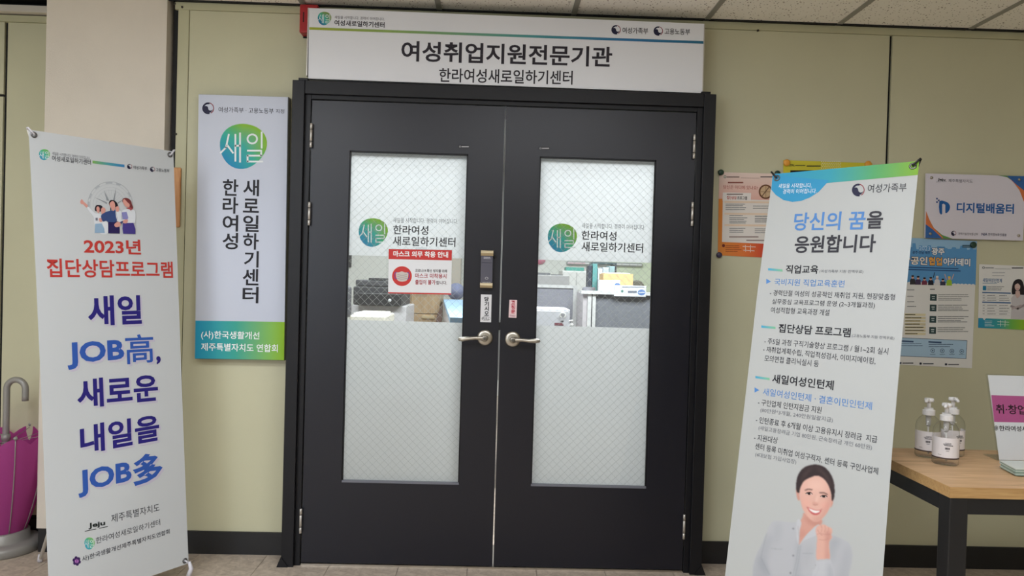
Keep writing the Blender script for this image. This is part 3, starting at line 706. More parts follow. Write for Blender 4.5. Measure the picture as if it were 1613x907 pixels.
pr.text('여성가족부', (210, 263.4), (231.3, 265.6), 5.5, ik, 0.01); pr.text('고용노동부', (245.4, 267.2), (266.6, 269.4), 5.5, ik, 0.01)
redk = (196, 62, 56)
pr.build('header_lettering', t1)
pr.text('2023년', (131.7, 386.8), (221.7, 389.2), 24, redk, 0.026); pr.text('집단상담프로그램', (73.3, 421.5), (272, 425), 28, redk, 0.02)
pr.build('title_lettering', t1)
nv, bl_, sh = (44, 36, 124), (52, 92, 178), (3.0, 3.2, (202, 198, 214))
pr.text('새일', (138, 489.6), (222.5, 487.6), 47, nv, 0.028, 3, sh)
pr.text('JOB', (105.6, 561), (195.5, 554.5), 42, bl_, 0.035, 3, sh); pr.text('高', (197.5, 550.5), (241.5, 548), 46, bl_, 0.012, 3, sh); pr.text(',', (246, 567.5), (253, 567), 13, nv, 0.03, 3)
pr.text('새로운', (121, 620.5), (248.5, 610), 45, nv, 0.026, 3, sh)
pr.text('내일을', (126, 693.5), (250.5, 672.5), 44, nv, 0.026, 3, sh)
pr.text('JOB', (122.7, 763), (207, 745.7), 42, bl_, 0.035, 3, sh); pr.text('多', (209, 741), (256, 736), 49, bl_, 0.03, 3, sh)
pr.build('slogan_lettering', t1)
pr.jeju((139, 829), (165.5, 824), 10); pr.text('제주특별자치도', (175, 817), (251, 798.5), 13, ik)
pr.text('한라여성새로일하기센터', (151, 851.5), (252, 822), 10, ik); pr.text('사)한국생활개선제주특별자치도연합회', (129, 881), (267, 837), 9.5, ik, 0.008)
pr.build('lettering', t1)
for k in range(6):
    a = k*math.pi/3+0.3; pr.ell((120.7+4.2*math.cos(a), 883.4+4.8*math.sin(a)), 2.6, 2.9, (66, 40, 96), 1, 12)
pr.ell((120.7, 883.4), 3, 3.4, (190, 120, 200), 2, 12); pr.line([(120.7, 888), (120.7, 882), (117.5, 879)], 0.9, (66, 40, 96), 3); pr.line([(120.7, 882), (123.5, 879)], 0.9, (66, 40, 96), 3)
pr.build('flower_mark', t1)
# printed picture of three women before a compass (coordinates of an enlarged view)
def K(x, y): return (120+x/8.245, 270+y/8.245)
g1, g2 = (166, 172, 178), (180, 186, 192)
for rx, w_, cc in ((293, 5, g1), (262, 3, g2), (222, 3, g2), (185, 3, g2)):
    c = K(441, 430); pr.arc(c, rx/8.245, rx*1.02/8.245, w_/8.245, cc, 1, -8, 188, 60)
for a in range(12, 180, 12): pr.line([K(441+55*math.cos(R_(a)), 430-55*math.sin(R_(a))), K(441+180*math.cos(R_(a)), 430-190*math.sin(R_(a)))], 0.28, g2)
for a0_, a1_ in ((20, 34), (62, 74), (84, 102), (120, 134), (150, 164), (172, 186)): pr.arc(K(441, 430), 288/8.245, 292/8.245, 20/8.245, g2, 1.2, a0_, a1_, 5)
for p_, b0, b1 in (((515, 215), (470, 400), (500, 400)), ((360, 240), (395, 380), (430, 380)), ((235, 335), (400, 400), (400, 425)), ((620, 360), (540, 400), (540, 420))):
    pr.poly([K(*p_), K(*b0), K(*b1)], (150, 156, 162), 1.4)
pr.build('compass_drawing', t1)
sk = (222, 160, 148); wh = (226, 230, 236)
def KP(pts, col, lay, sm=3): pr.poly([K(*p) for p in pts], col, lay, sm)
KP([(225, 590), (155, 500), (150, 455), (240, 540), (300, 545), (330, 570), (400, 640), (410, 800), (300, 800), (235, 680)], wh, 2)
KP([(50, 395), (70, 360), (100, 395), (148, 440), (132, 470), (90, 430), (60, 420)], sk, 3); KP([(245, 680), (330, 675), (362, 740), (370, 800), (238, 798)], (150, 180, 208), 3, 0)
KP([(240, 480), (258, 440), (300, 436), (335, 450), (338, 490), (318, 520), (250, 515)], (44, 34, 46), 3); KP([(262, 465), (285, 455), (302, 480), (298, 520), (285, 545), (262, 505)], sk, 4)
KP([(320, 490), (345, 465), (378, 490), (372, 530), (350, 560), (325, 545)], sk, 5); KP([(292, 610), (325, 610), (330, 655), (300, 650)], sk, 5); KP([(248, 605), (275, 600), (278, 638), (250, 638)], (120, 122, 138), 4, 0)
KP([(325, 562), (400, 520), (500, 505), (520, 540), (520, 650), (410, 655), (385, 640), (345, 650), (322, 610)], (58, 78, 130), 6)
KP([(412, 650), (545, 650), (562, 740), (562, 806), (412, 804)], (44, 34, 88), 5, 0); KP([(420, 420), (435, 378), (475, 372), (520, 400), (538, 450), (510, 470), (490, 440), (450, 480), (452, 505), (438, 505), (440, 460)], (34, 26, 34), 6)
KP([(432, 410), (465, 385), (490, 400), (502, 450), (492, 500), (470, 512), (450, 480), (430, 440)], sk, 7)
KP([(510, 500), (560, 505), (600, 560), (590, 640), (545, 655), (515, 600)], wh, 6); KP([(505, 470), (535, 452), (552, 475), (545, 520), (515, 518)], sk, 8)
KP([(585, 530), (625, 495), (700, 490), (760, 520), (765, 640), (745, 672), (600, 668)], wh, 6); KP([(585, 532), (650, 525), (672, 600), (662, 625), (600, 622)], (140, 140, 196), 7, 0)
KP([(602, 670), (738, 668), (765, 745), (765, 812), (605, 808), (596, 740)], (74, 62, 140), 7, 0); KP([(598, 640), (650, 622), (668, 640), (650, 672), (610, 672)], sk, 8)
KP([(595, 390), (605, 352), (655, 345), (705, 380), (720, 430), (735, 470), (710, 500), (680, 440), (640, 390), (605, 400)], (120, 56, 58), 7); KP([(600, 385), (620, 360), (660, 400), (690, 430), (680, 465), (645, 462), (615, 430)], sk, 8)
KP([(640, 480), (690, 462), (730, 490), (705, 500), (712, 520), (690, 495)], (170, 80, 84), 9, 0); KP([(488, 690), (530, 655), (570, 670), (565, 710), (510, 725)], sk, 9); KP([(560, 660), (598, 640), (602, 662), (575, 685)], (70, 80, 124), 9, 0)
pr.build('women_drawing', t1)

S2, r2_ = banner_frame((0.715, -1.033, 0.05), R_(-40.43), R_(11.97), R_(-0.4))
if S2.n.dot(Vector(EYE)-S2.p) < 0: S2.n = -S2.n
bl2, br2 = None, None
corn2 = [(1217.3, 274), (1448, 253.3), (1374.5, 1120), (1122, 1068)]
edge2 = [(1217.3, 274), (1330, 264.5), (1448, 253.3), (1426.5, 468), (1406, 700), (1391, 900), (1374.5, 1120), (1122, 1068), (1142, 907), (1165.5, 700), (1193, 461)]
t2, cn2, hub2 = banner('banner_stand', 'white banner stand with blue-green top and a printed smiling woman right of the doors', S2, r2_, corn2, M_black_metal, M_black_metal, M_black_metal, edge2, (184, 187, 187))
pr = Print(S2)
bluegreen = [(0, (52, 150, 196)), (0.4, (60, 160, 180)), (0.7, (90, 170, 110)), (1, (130, 176, 50))]
pr.hgrad([(1217.3, 274.2), (1447.8, 253.5), (1446, 275.5), (1216.5, 296)], bluegreen, 1)
pr.poly([(1217.2, 276), (1306, 284), (1300, 291), (1290, 302), (1276, 311), (1262, 316.5), (1248, 318), (1234, 315), (1222, 307), (1215, 298.5)], (54, 150, 196), 1.5)
pr.build('colour_header', t2)
dk = (52, 52, 60); wt = (238, 244, 248); lb = (84, 136, 200)
pr.text('새일을 시작합니다,', (1226.7, 293.2), (1279, 292), 7.5, wt, 0.0, 3); pr.text('경력이 이어집니다.', (1233.6, 301.8), (1286.6, 300.7), 7.5, wt, 0, 3)
pr.emblem((1352, 299.3), 10); pr.text('여성가족부', (1367, 297), (1428, 295), 13.5, dk, 0.004)
pr.build('header_lettering', t2)
pr.text('당신의 꿈', (1250.8, 349.3), (1363.4, 346.8), 29, lb, 0.02); pr.text('을', (1365.7, 346.5), (1391, 345.8), 28, dk, 0.025); pr.text('응원합니다', (1252, 385), (1379.7, 383), 28, dk, 0.024)
pr.build('headline', t2)
for hd, p_, q_, h_ in (('직업교육', (1238, 424), (1289, 424.5), 13.5), ('집단상담 프로그램', (1226.5, 516.5), (1340, 524), 14.5), ('새일여성인턴제', (1216.7, 596), (1313.3, 607), 15)): pr.text(hd, p_, q_, h_, (30, 30, 38), 0.02)
pr.build('section_headings', t2)
for body, p_, q_, h_, c_ in (
    ('(여성가족부 지원 전액무료)', (1291, 427.4), (1360, 428.3), 6, (90, 92, 100)), ('국비지원 직업교육훈련', (1220, 443.7), (1330.4, 447), 11, lb),
    ('- 경력단절 여성의 성공적인 재취업 지원, 현장맞춤형', (1213, 461), (1409.8, 468), 10, dk), ('실무중심 교육프로그램 운영 (2~3개월과정)', (1216.4, 475.3), (1378.3, 481.5), 10, dk),
    ('여성적합형 교육과정 개설', (1214.4, 488), (1306.6, 492.3), 9.8, dk), ('(고용노동부 지원 전액무료)', (1342, 528.7), (1408.7, 533.2), 6, (90, 92, 100)),
    ('- 주5일 과정 구직기술향상 프로그램 / 월1~2회 실시', (1204.4, 536.7), (1399.3, 553.5), 10.3, dk), ('- 재취업계획수립, 직업적성검사, 이미지메이킹,', (1202.4, 549.6), (1379.2, 569), 10.5, dk),
    ('모의면접 클리닉실시 등', (1204.4, 564), (1289.8, 573.2), 10.2, dk), ('새일여성인턴제 · 결혼이민인턴제', (1202, 616.5), (1373.5, 639.5), 12.3, lb),
    ('- 구인업체 인턴지원금 지원', (1194.4, 633), (1294, 646), 10.3, dk), ('(80만원*3개월, 240만원일괄지급)', (1197.8, 646), (1312, 662), 8.4, (110, 112, 120)),
    ('- 인턴종료 후 6개월 이상 고용유지시 장려금  지급', (1191, 660.3), (1382, 692.3), 10.8, dk), ('(새일고용장려금 기업 80만원, 근속장려금 개인 60만원)', (1195, 674), (1373.5, 705.3), 8.6, (110, 112, 120)),
    ('- 지원대상', (1188, 688.3), (1225.3, 693.7), 10.3, dk), ('센터 등록 미취업 여성구직자, 센터 등록 구인사업체', (1189.8, 702.3), (1383.4, 742.4), 11.2, dk),
    ('(4대보험 가입사업장)', (1189.8, 716), (1254.4, 728), 8.4, (110, 112, 120))): pr.text(body, p_, q_, h_, c_, 0.004 if h_ > 9 else 0)
pr.build('lettering', t2)
for a, b in (((1210, 424), (1232.6, 426)), ((1199.3, 514.2), (1221.6, 516.4)), ((1190, 593.8), (1212.4, 597))):
    pr.hgrad([(a[0], a[1]-1.8), (b[0], b[1]-1.8), (b[0], b[1]+1.8), (a[0], a[1]+1.8)], [(0, (70, 160, 200)), (1, (130, 190, 150))])
for c in ((1210.5, 443), (1192, 614)): pr.poly([(c[0]-3.4, c[1]-4.2), (c[0]+4, c[1]+0.4), (c[0]-3.4, c[1]+4.2)], lb)
pr.build('bullet_marks', t2)

# printed portrait: a small colour raster worked out here and stored as ink on a fine grid
def portrait():
    st = 3.0; X0, Y0, X1, Y1 = 236, 130, 942, 1120
    nx, ny = int((X1-X0)/st)+1, int((Y1-Y0)/st)+1
    gx, gy = np.meshgrid(X0+st*np.arange(nx), Y0+st*np.arange(ny))
    img = np.zeros((ny, nx, 3)); img[:] = (184, 187, 187); cov = np.zeros((ny, nx))
    def inside(poly):
        m = np.zeros(gx.shape, bool); n = len(poly)
        for i in range(n):
            xa, ya = poly[i]; xb, yb = poly[(i+1) % n]
            if ya == yb: continue
            c = ((ya > gy) != (yb > gy)) & (gx < (xb-xa)*(gy-ya)/(yb-ya)+xa); m ^= c
        return m.astype(float)
    def blur(a, k):
        for _ in range(2):
            for ax in (0, 1):
                p = np.pad(a, [(k, k) if i == ax else (0, 0) for i in (0, 1)], mode='edge'); c = np.cumsum(p, axis=ax)
                z = np.zeros_like(np.take(c, [0], axis=ax)); c = np.concatenate([z, c], axis=ax); L = a.shape[ax]
                a = (np.take(c, range(2*k+1, 2*k+1+L), axis=ax)-np.take(c, range(0, L), axis=ax))/(2*k+1)
        return a
    def paint(poly, col, k=1, al=1.0, sm=4, clip=None):
        nonlocal img, cov
        m = inside(smooth_loop(poly, sm) if sm else poly)
        if k: m = blur(m, k)
        m *= al
        if clip is not None: m = m*clip
        img = img*(1-m[..., None])+np.array(col)*m[..., None]; cov = np.maximum(cov, m)
        return m
    def stroke(pts, w, col, k=1, al=1.0, clip=None):
        for (a, b), (c, d) in zip(pts, pts[1:]):
            l = math.hypot(c-a, d-b) or 1; qx, qy = -(d-b)/l*w/2, (c-a)/l*w/2
            paint([(a+qx, b+qy), (c+qx, d+qy), (c-qx, d-qy), (a-qx, b-qy)], col, k, al, 0, clip)
    shirt = (182, 184, 190)
    bodyp = [(560, 513), (548, 540), (480, 535), (405, 527), (370, 545), (342, 600), (300, 700), (262, 780), (246, 850), (243, 960), (250, 1115), (900, 1115), (905, 930), (925, 830), (932, 755), (915, 690), (870, 655), (800, 625), (720, 570), (672, 566), (620, 600), (566, 690), (556, 600)]
    bm_ = paint(bodyp, shirt, 1)
    for p_, c_, k_, a_ in (([(300, 700), (345, 620), (380, 640), (350, 760), (330, 907), (360, 1100), (250, 1100), (246, 850)], (160, 163, 171), 8, .6), ([(545, 690), (575, 700), (570, 1100), (520, 1100)], (164, 167, 175), 5, .6),
                           ([(780, 640), (860, 660), (820, 720), (800, 820), (770, 760)], (160, 163, 171), 8, .7), ([(880, 700), (930, 740), (905, 930), (870, 1100), (820, 1000)], (164, 166, 174), 9, .6), ([(600, 720), (660, 700), (640, 800), (600, 860)], (168, 170, 177), 8, .5),
                           ([(400, 540), (440, 560), (430, 640), (400, 700)], (164, 167, 174), 7, .5), ([(300, 770), (350, 860), (362, 907), (330, 900), (285, 820)], (150, 154, 163), 5, .6)):
        paint(p_, c_, k_, a_, 3, bm_)
    for pts in ([(560, 700), (545, 800), (520, 907), (515, 1100)], [(575, 695), (560, 800), (538, 907), (533, 1100)], [(370, 718), (450, 722)], [(590, 750), (660, 752)], [(340, 610), (300, 780), (360, 900)]): stroke(pts, 3.5, (144, 147, 156), 1, 0.7, bm_)
    for c in ((524, 580), (524, 766), (505, 886), (684, 832)): paint([(c[0]-7, c[1]), (c[0], c[1]-7), (c[0]+7, c[1]), (c[0], c[1]+7)], (126, 126, 134), 1)
    skin = (222, 176, 162); skd = (186, 128, 116)
    paint([(598, 470), (588, 500), (565, 545), (568, 600), (563, 690), (610, 630), (660, 585), (715, 552), (718, 515), (660, 500)], (208, 156, 142), 1)
    paint([(600, 480), (640, 520), (690, 536), (718, 520), (716, 548), (680, 560), (620, 530)], skd, 5, 0.7); paint([(568, 575), (600, 610), (640, 600), (600, 630), (570, 660)], skd, 5, .35)
    paint([(545, 305), (560, 300), (570, 378), (556, 382), (546, 350)], (205, 150, 136), 1); paint([(784, 378), (799, 368), (796, 412), (780, 434)], (205, 150, 136), 1)
    hair = [(547, 322), (545, 262), (560, 205), (600, 158), (670, 138), (738, 155), (782, 205), (805, 265), (809, 335), (802, 376), (788, 384), (760, 300), (600, 290), (570, 330)]
    face = [(572, 300), (596, 254), (640, 228), (690, 214), (738, 240), (770, 288), (786, 348), (785, 402), (770, 448), (745, 488), (715, 518), (688, 531), (658, 527), (625, 500), (602, 468), (584, 430), (571, 374), (567, 335)]
    hm = paint(hair, (52, 40, 42), 1)
    for pts in ([(660, 150), (610, 190), (580, 250)], [(680, 150), (720, 180), (760, 240)], [(640, 175), (600, 220)], [(700, 175), (750, 215), (785, 290)]): stroke(pts, 10, (92, 72, 70), 3, 0.5, hm)
    fm = paint(face, skin, 1)
    paint([(640, 245), (720, 245), (740, 300), (680, 320), (620, 300)], (238, 200, 186), 10, .6, 3, fm)
    paint([(590, 380), (630, 385), (640, 430), (605, 430)], (232, 166, 152), 7, .6, 3, fm); paint([(725, 400), (768, 405), (758, 445), (722, 440)], (232, 160, 148), 7, .6, 3, fm)
    paint([(775, 300), (790, 350), (785, 420), (745, 495), (690, 535), (640, 520), (700, 500), (748, 440), (768, 370)], (186, 128, 116), 6, .55, 3, fm); paint([(570, 340), (585, 430), (625, 500), (600, 480), (566, 400)], (196, 142, 130), 5, .5, 3, fm)
    stroke([(604, 316), (628, 307), (656, 313)], 6, (70, 46, 44), 1, .9); stroke([(704, 333), (735, 332), (762, 347)], 6, (70, 46, 44), 1, .9)
    for cx, cy, dx in ((632, 338, 1), (734, 358, 1)):
        paint([(cx-21, cy+1), (cx-4, cy-7), (cx+21, cy+3), (cx+2, cy+8)], (206, 192, 188), 0, .9); paint([(cx-11, cy-3), (cx-6, cy-8), (cx+8, cy-7), (cx+12, cy), (cx+7, cy+8), (cx-6, cy+7)], (34, 22, 22), 0, 1)
        stroke([(cx-24, cy+1), (cx-6, cy-9), (cx+12, cy-8), (cx+25, cy+4)], 5.5, (46, 28, 28), 0, .95); stroke([(cx-22, cy-10), (cx, cy-18), (cx+22, cy-7)], 2.5, (170, 118, 106), 1, .6)
        stroke([(cx-18, cy+10), (cx, cy+14), (cx+18, cy+11)], 3, (186, 136, 124), 1, .5)
    stroke([(683, 345), (672, 380), (662, 402)], 5, (200, 148, 134), 2, .5); paint([(655, 404), (668, 396), (690, 400), (696, 412), (676, 417), (658, 412)], (206, 150, 136), 2, .8); stroke([(660, 413), (676, 418), (694, 414)], 3, (156, 98, 90), 1, .7)
    paint([(686, 350), (696, 352), (690, 395), (676, 395)], (242, 208, 194), 3, .6)
    paint([(620, 432), (648, 442), (684, 453), (716, 452), (702, 478), (672, 486), (640, 468)], (190, 88, 88), 1); paint([(628, 437), (650, 446), (684, 456), (710, 455), (698, 469), (672, 473), (645, 459)], (240, 236, 234), 1)
    stroke([(616, 430), (622, 436)], 3, (150, 88, 84), 1, .8); stroke([(716, 450), (721, 444)], 3, (150, 88, 84), 1, .8); stroke([(605, 420), (612, 450)], 3, (196, 142, 130), 2, .5); stroke([(735, 430), (728, 470)], 3, (192, 136, 124), 2, .5)
    stroke([(655, 497), (690, 500)], 3, (200, 146, 132), 2, .5)
    for pl_ in ([(556, 513), (580, 540), (566, 600), (562, 690), (548, 640), (545, 560)], [(672, 566), (705, 556), (690, 620), (600, 660), (566, 695), (610, 630)]):
        paint(pl_, (192, 194, 200), 1)
    stroke([(556, 560), (563, 640), (562, 692)], 3, (160, 140, 142), 1, .6)
    # raised fist and forearm
    hand = [(678, 590), (688, 565), (712, 554), (738, 552), (764, 566), (788, 578), (794, 600), (786, 622), (792, 640), (776, 662), (770, 690), (772, 800), (690, 800), (684, 700), (688, 650)]
    am = paint(hand, (220, 172, 158), 1)
    paint([(745, 600), (790, 610), (772, 700), (775, 800), (745, 800), (750, 690)], (188, 132, 120), 5, .6, 3, am)
    for pts in ([(716, 556), (722, 580), (716, 606)], [(742, 556), (746, 582), (738, 606)], [(766, 568), (766, 592), (756, 612)], [(684, 620), (712, 612), (742, 620), (780, 618)], [(700, 655), (735, 660), (765, 650)], [(690, 586), (704, 610), (724, 628)]): stroke(pts, 3, (172, 116, 106), 1, .6, am)
    cm = paint([(686, 800), (730, 792), (772, 792), (792, 830), (808, 907), (800, 1115), (640, 1115), (652, 900), (676, 850)], (190, 192, 198), 1)
    stroke([(688, 802), (730, 796), (772, 794)], 4, (166, 168, 178), 1, .7); stroke([(690, 812), (700, 860), (672, 907)], 3, (176, 178, 188), 1, .6); paint([(770, 800), (808, 907), (790, 1000), (760, 900)], (158, 161, 170), 6, .6, 3, cm)
    # to mesh
    s_ = S2; idx = -np.ones((ny, nx), int); vs, fs, cs = [], [], []
    li = np.vectorize(lin)(img)
    act = cov > 0.02
    for j in range(ny-1):
        for i in range(nx-1):
            if act[j, i] or act[j+1, i] or act[j, i+1] or act[j+1, i+1]:
                q = []
                for a, b in ((j, i), (j, i+1), (j+1, i+1), (j+1, i)):
                    if idx[a, b] < 0:
                        idx[a, b] = len(vs); vs.append(tuple(s_.px(1130+gx[a, b]/4.38, 700+gy[a, b]/4.38, 1))); cs.append(tuple(li[a, b])+(1.0,))
                    q.append(idx[a, b])
                fs.append(q)
    me = bpy.data.meshes.new('portrait_print'); me.from_pydata(vs, [], fs)
    at = me.color_attributes.new('ink', 'FLOAT_COLOR', 'POINT'); at.data.foreach_set('color', np.array(cs, 'f').ravel())
    o = obj('portrait_print', me, INK, t2); o['label'] = 'printed photograph of a smiling woman in a white shirt with a raised fist'
portrait()

# ================================================================== POSTERS
YP = -0.0025
def poster(name, label, q, m, y=YP, th=0.0008):
    s = wall_surf(y); t = thing(name, label, 'poster')
    prism('poster_sheet', [s.px(*p) for p in q], (0, th, 0), m, t)
    return t, Print(s)
M_posterpaper = mat('poster_paper', rgb(226, 226, 224), 0.5)
grey = (120, 122, 126)
t, pr = poster('poster', 'orange and cream programme poster with a printed compass beside the door frame', [(1133, 271), (1236, 274), (1233, 407), (1130.5, 402)], M_posterpaper)
pr.poly([(1133, 271), (1236, 274), (1235.5, 316), (1132, 313)], [(234, 214, 204), (238, 216, 206), (228, 178, 166), (230, 184, 170)], 1)
pr.hgrad([(1132, 313), (1235.5, 316), (1233, 407), (1130.5, 402)], [(0, (222, 140, 62)), (0.4, (222, 120, 60)), (0.75, (204, 62, 50)), (1, (200, 56, 48))], 1)
pr.poly([(1138.5, 313), (1235, 316), (1233, 385), (1137.2, 381)], (228, 222, 216), 2); pr.poly([(1138.5, 303), (1183, 304), (1182.5, 317), (1138, 316)], (232, 226, 222), 2.5)
pr.arc((1206, 302), 11, 11.5, 2.4, (110, 72, 50), 3); pr.ell((1206, 302), 8.6, 9, (206, 176, 140), 2.8); pr.line([(1200, 309), (1211, 295)], 1.2, (90, 60, 44), 4); pr.line([(1198, 302), (1214, 302)], 0.6, (120, 88, 64), 4); pr.line([(1206, 293), (1206, 311)], 0.6, (120, 88, 64), 4)
for y in (318, 336.5, 354.5): pr.line([(1142, y), (1232, y+1)], 3, (232, 208, 184), 3)
pr.build('poster_print', t)
pr.text('당신은 어디에 있나요?', (1139.3, 294.2), (1193.8, 296), 6, (176, 84, 74), 0, 3); pr.text('집단상담', (1144.6, 311.2), (1160, 311.5), 5.5, (196, 90, 80), 0.02, 4); pr.text('프로그램', (1161, 311.5), (1176.6, 312), 5.5, (90, 80, 80), 0.02, 4)
pr.arc((1142, 278.5), 2.2, 2.2, 0.9, (80, 130, 110), 3, n=12); pr.bars(1145, 1164, [278.8], 1.6, (130, 110, 105), lay=3, rag=0); pr.bars(1198, 1222, [278.6], 1.4, (90, 80, 80), lay=3, rag=0); pr.line([(1167, 280), (1196, 280.7)], 0.4, (130, 110, 105), 3)
pr.bars(1147, 1170, [287.5], 2, (150, 90, 80), lay=3, rag=0); pr.bars(1145, 1170, [306], 1.6, (130, 110, 108), lay=4, rag=0)
pr.bars(1143, 1176, [321.5, 324, 327, 330], 1, grey, lay=4); pr.bars(1186, 1226, [324.5, 328], 1, grey, lay=4); pr.bars(1149, 1178, [339.5, 343, 345.7, 348.5, 351], 1, grey, lay=4); pr.bars(1189, 1214, [340.5, 344, 346.7, 349.5], 1, grey, lay=4)
pr.bars(1149, 1174, [359.5, 362.5, 365.5], 1, grey, lay=4); pr.bars(1189, 1214, [360.5, 363.5, 366.5], 1, grey, lay=4); pr.bars(1149, 1194, [373], 1.8, (150, 130, 126), lay=4, rag=0); pr.bars(1176, 1204, [378.5], 1.8, (150, 130, 126), lay=4, rag=0)
pr.ell((1139.5, 386.8), 2.4, 2.4, (110, 44, 36), 3, 14); pr.bars(1143, 1168, [387, 390, 393, 396], 0.9, (140, 60, 40), lay=3)
for a in (((1170, 388), (1190, 389)), ((1174, 386), (1174.5, 396)), ((1182, 386), (1182, 397)), ((1171, 394), (1188, 395))): pr.line(list(a), 0.9, (238, 220, 210), 3)
pr.build('lettering', t)
t, pr = poster('poster', 'yellow poster with orange pins mostly hidden behind the right banner', [(1234, 252), (1374, 257), (1372, 370), (1232, 366)], mat('yellow_paper', rgb(208, 198, 52), 0.5))
for i in range(11):
    for j in range(5):
        u, v = 1294+i*2.9+(j % 2)*1.2, 254.5+j*2.6; pr.ell((u, v), 0.65, 0.65, (238, 238, 220), 1, 8)
pr.build('dot_pattern', t)
pr.jeju((1244, 259.5), (1251, 260), 3); pr.bars(1253, 1268, [260.6], 1.4, (110, 110, 50), rag=0); pr.bars(1271, 1292, [261.5], 1.8, (60, 60, 40), rag=0); pr.bars(1246, 1290, [270], 3.6, (40, 40, 34), rag=0)
pr.build('lettering', t)
# digital learning sign (acrylic plate on four stand-off screws)
t = thing('wall_plate_sign', 'white plate sign with blue lettering and coloured corners right of the right banner', 'sign')
YQ = -0.018; s = wall_surf(YQ); q = [(1459, 273), (1616, 277.5), (1611.5, 379), (1457.5, 374.5)]
prism('sign_panel', [s.px(*p) for p in q], (0, 0.008, 0), mat('lilac_white_plate', rgb(222, 218, 230), 0.3, spec=0.4), t)
pr = Print(s)
pr.poly([(1616, 277.5), (1572, 276.3), (1586, 279), (1596, 286), (1605, 298), (1611, 312), (1615, 322)], (96, 150, 84), 1); pr.poly([(1616, 277.5), (1586, 277), (1597, 288), (1606, 300), (1612, 316), (1615, 322)], (214, 122, 74), 1.5); pr.poly([(1616, 277.5), (1586, 277), (1600, 290), (1615.4, 302)], (58, 104, 168), 2)
pr.poly([(1457.5, 374.5), (1458.6, 332), (1463, 345), (1471, 359), (1484, 370), (1500, 375.8)], (96, 150, 84), 1); pr.poly([(1457.5, 374.5), (1458.6, 332), (1463, 344), (1470, 358), (1480, 368), (1486, 375.2)], (214, 122, 74), 1.5); pr.poly([(1457.5, 374.5), (1458, 353), (1470, 362), (1484, 375.2)], (58, 104, 168), 2)
pr.build('corner_print', t)
db = (36, 96, 166)
pr.poly([(1479.5, 317), (1488, 317), (1494, 320), (1496.5, 326), (1494, 333), (1489, 335.5), (1489, 323), (1484, 321.5), (1484, 337), (1479.8, 335)], db, 1, 2)
for a, b in ((1474.5, 311.5), (1477.3, 314.3), (1474.5, 317)): pr.poly([(a, b), (a+2.6, b), (a+2.6, b+2.6), (a, b+2.6)], (44, 76, 140), 1)
pr.build('logo', t)
pr.text('디지털배움터', (1506.8, 326.8), (1597, 329), 16, db, 0.028); pr.jeju((1477, 283), (1489, 283.6), 5); pr.text('제주특별자치도', (1493.7, 284.3), (1532, 285.6), 5.2, (84, 84, 96))
pr.emblem((1502, 367.5), 4); pr.text('과학기술정보통신부', (1509, 368), (1540.4, 369), 4, (70, 70, 84)); pr.text('NIA', (1546, 368.8), (1555, 369), 4.2, (40, 44, 90), 0.02); pr.text('한국정보화진흥원', (1556.5, 369), (1585, 370), 4.4, (60, 60, 80), 0.01)
pr.build('lettering', t)
for u, v in ((1467, 280), (1605, 283), (1465, 368), (1604, 371)):
    p = at_y(u, v, YQ); lathe('standoff_screw', [(0, -0.006), (0.005, -0.006), (0.0065, -0.003), (0.0065, 0.018)], (0, 0, 0), M_steel, t, 16, M=Matrix.Translation(p) @ Matrix.Rotation(R_(-90), 4, 'X'))
# blue academy poster
t, pr = poster('poster', 'tall blue and white academy poster with printed skyline right of the right banner', [(1395, 372.5), (1539, 379.8), (1531, 580), (1392, 573)], M_posterpaper)
pr.poly([(1395, 372.5), (1539, 379.8), (1536.6, 449), (1393.5, 444)], (92, 152, 204), 1)
x = 1396.0; sky = [(1395, 372.8)]
pts = []
while x < 1534:
    h = random.choice([4, 7, 10, 13, 6, 9]); wd = random.choice([3, 4, 5, 6]); pts += [(x, 377+h+(x-1395)*.05), (x+wd, 377+h+(x-1395)*.05)]; x += wd+random.choice([0, 1.5])
pr.poly([(1395, 372.6), (1539, 379.8), (1538.6, 390)]+[(a, b) for a, b in pts[::-1]]+[(1394.8, 386)], (150, 190, 222), 1.3)
for i in range(24):
    u = 1397+i*5.9; pr.ell((u, 445+(u-1395)*.035), 3.4, 2.6, (226, 226, 224), 1.6, 10)
for i, (u, c_, hc, hh) in enumerate(((1437.5, (52, 50, 56), (60, 44, 40), 14), (1446, (70, 56, 84), (40, 32, 36), 13), (1456, (120, 56, 76), (50, 36, 40), 11), (1466, (40, 40, 52), (40, 34, 36), 12), (1476, (214, 214, 218), (220, 220, 222), 14), (1485, (60, 60, 84), (36, 30, 34), 10), (1495, (160, 196, 60), (226, 190, 60), 14))):
    yb = 448+(u-1437)*.03; pr.poly([(u-4.5, yb), (u-4, yb-hh*.55), (u-1.5, yb-hh*.68), (u+1.5, yb-hh*.68), (u+4, yb-hh*.55), (u+4.5, yb)], c_, 2); pr.ell((u, yb-hh*.82), 2.1, 2.5, (214, 168, 150), 2.4, 12); pr.ell((u, yb-hh*.95), 2.3, 1.5, hc, 2.8, 10)
pr.line([(1470, 437), (1472, 429)], 1, (40, 40, 52), 3); pr.line([(1499, 440), (1502, 432)], 1.2, (214, 168, 150), 3); pr.line([(1490.5, 440), (1488, 432)], 1.2, (214, 168, 150), 3)
pr.build('poster_print', t)
ol = (60, 70, 110)
pr.text('2023', (1447.5, 391), (1465, 391.5), 6.5, (190, 214, 236), 0, 3); pr.text('광주·전남·제주', (1437, 397.3), (1465, 398), 5, (34, 50, 90), 0.01, 3)
def outl(b_, p_, q_, h_, c_, o_): pr.text(b_, p_, q_, h_+1.6, o_, 0.07, 3); pr.text(b_, (p_[0]+.5, p_[1]), (q_[0]-.5, q_[1]), h_, c_, 0.03, 4)
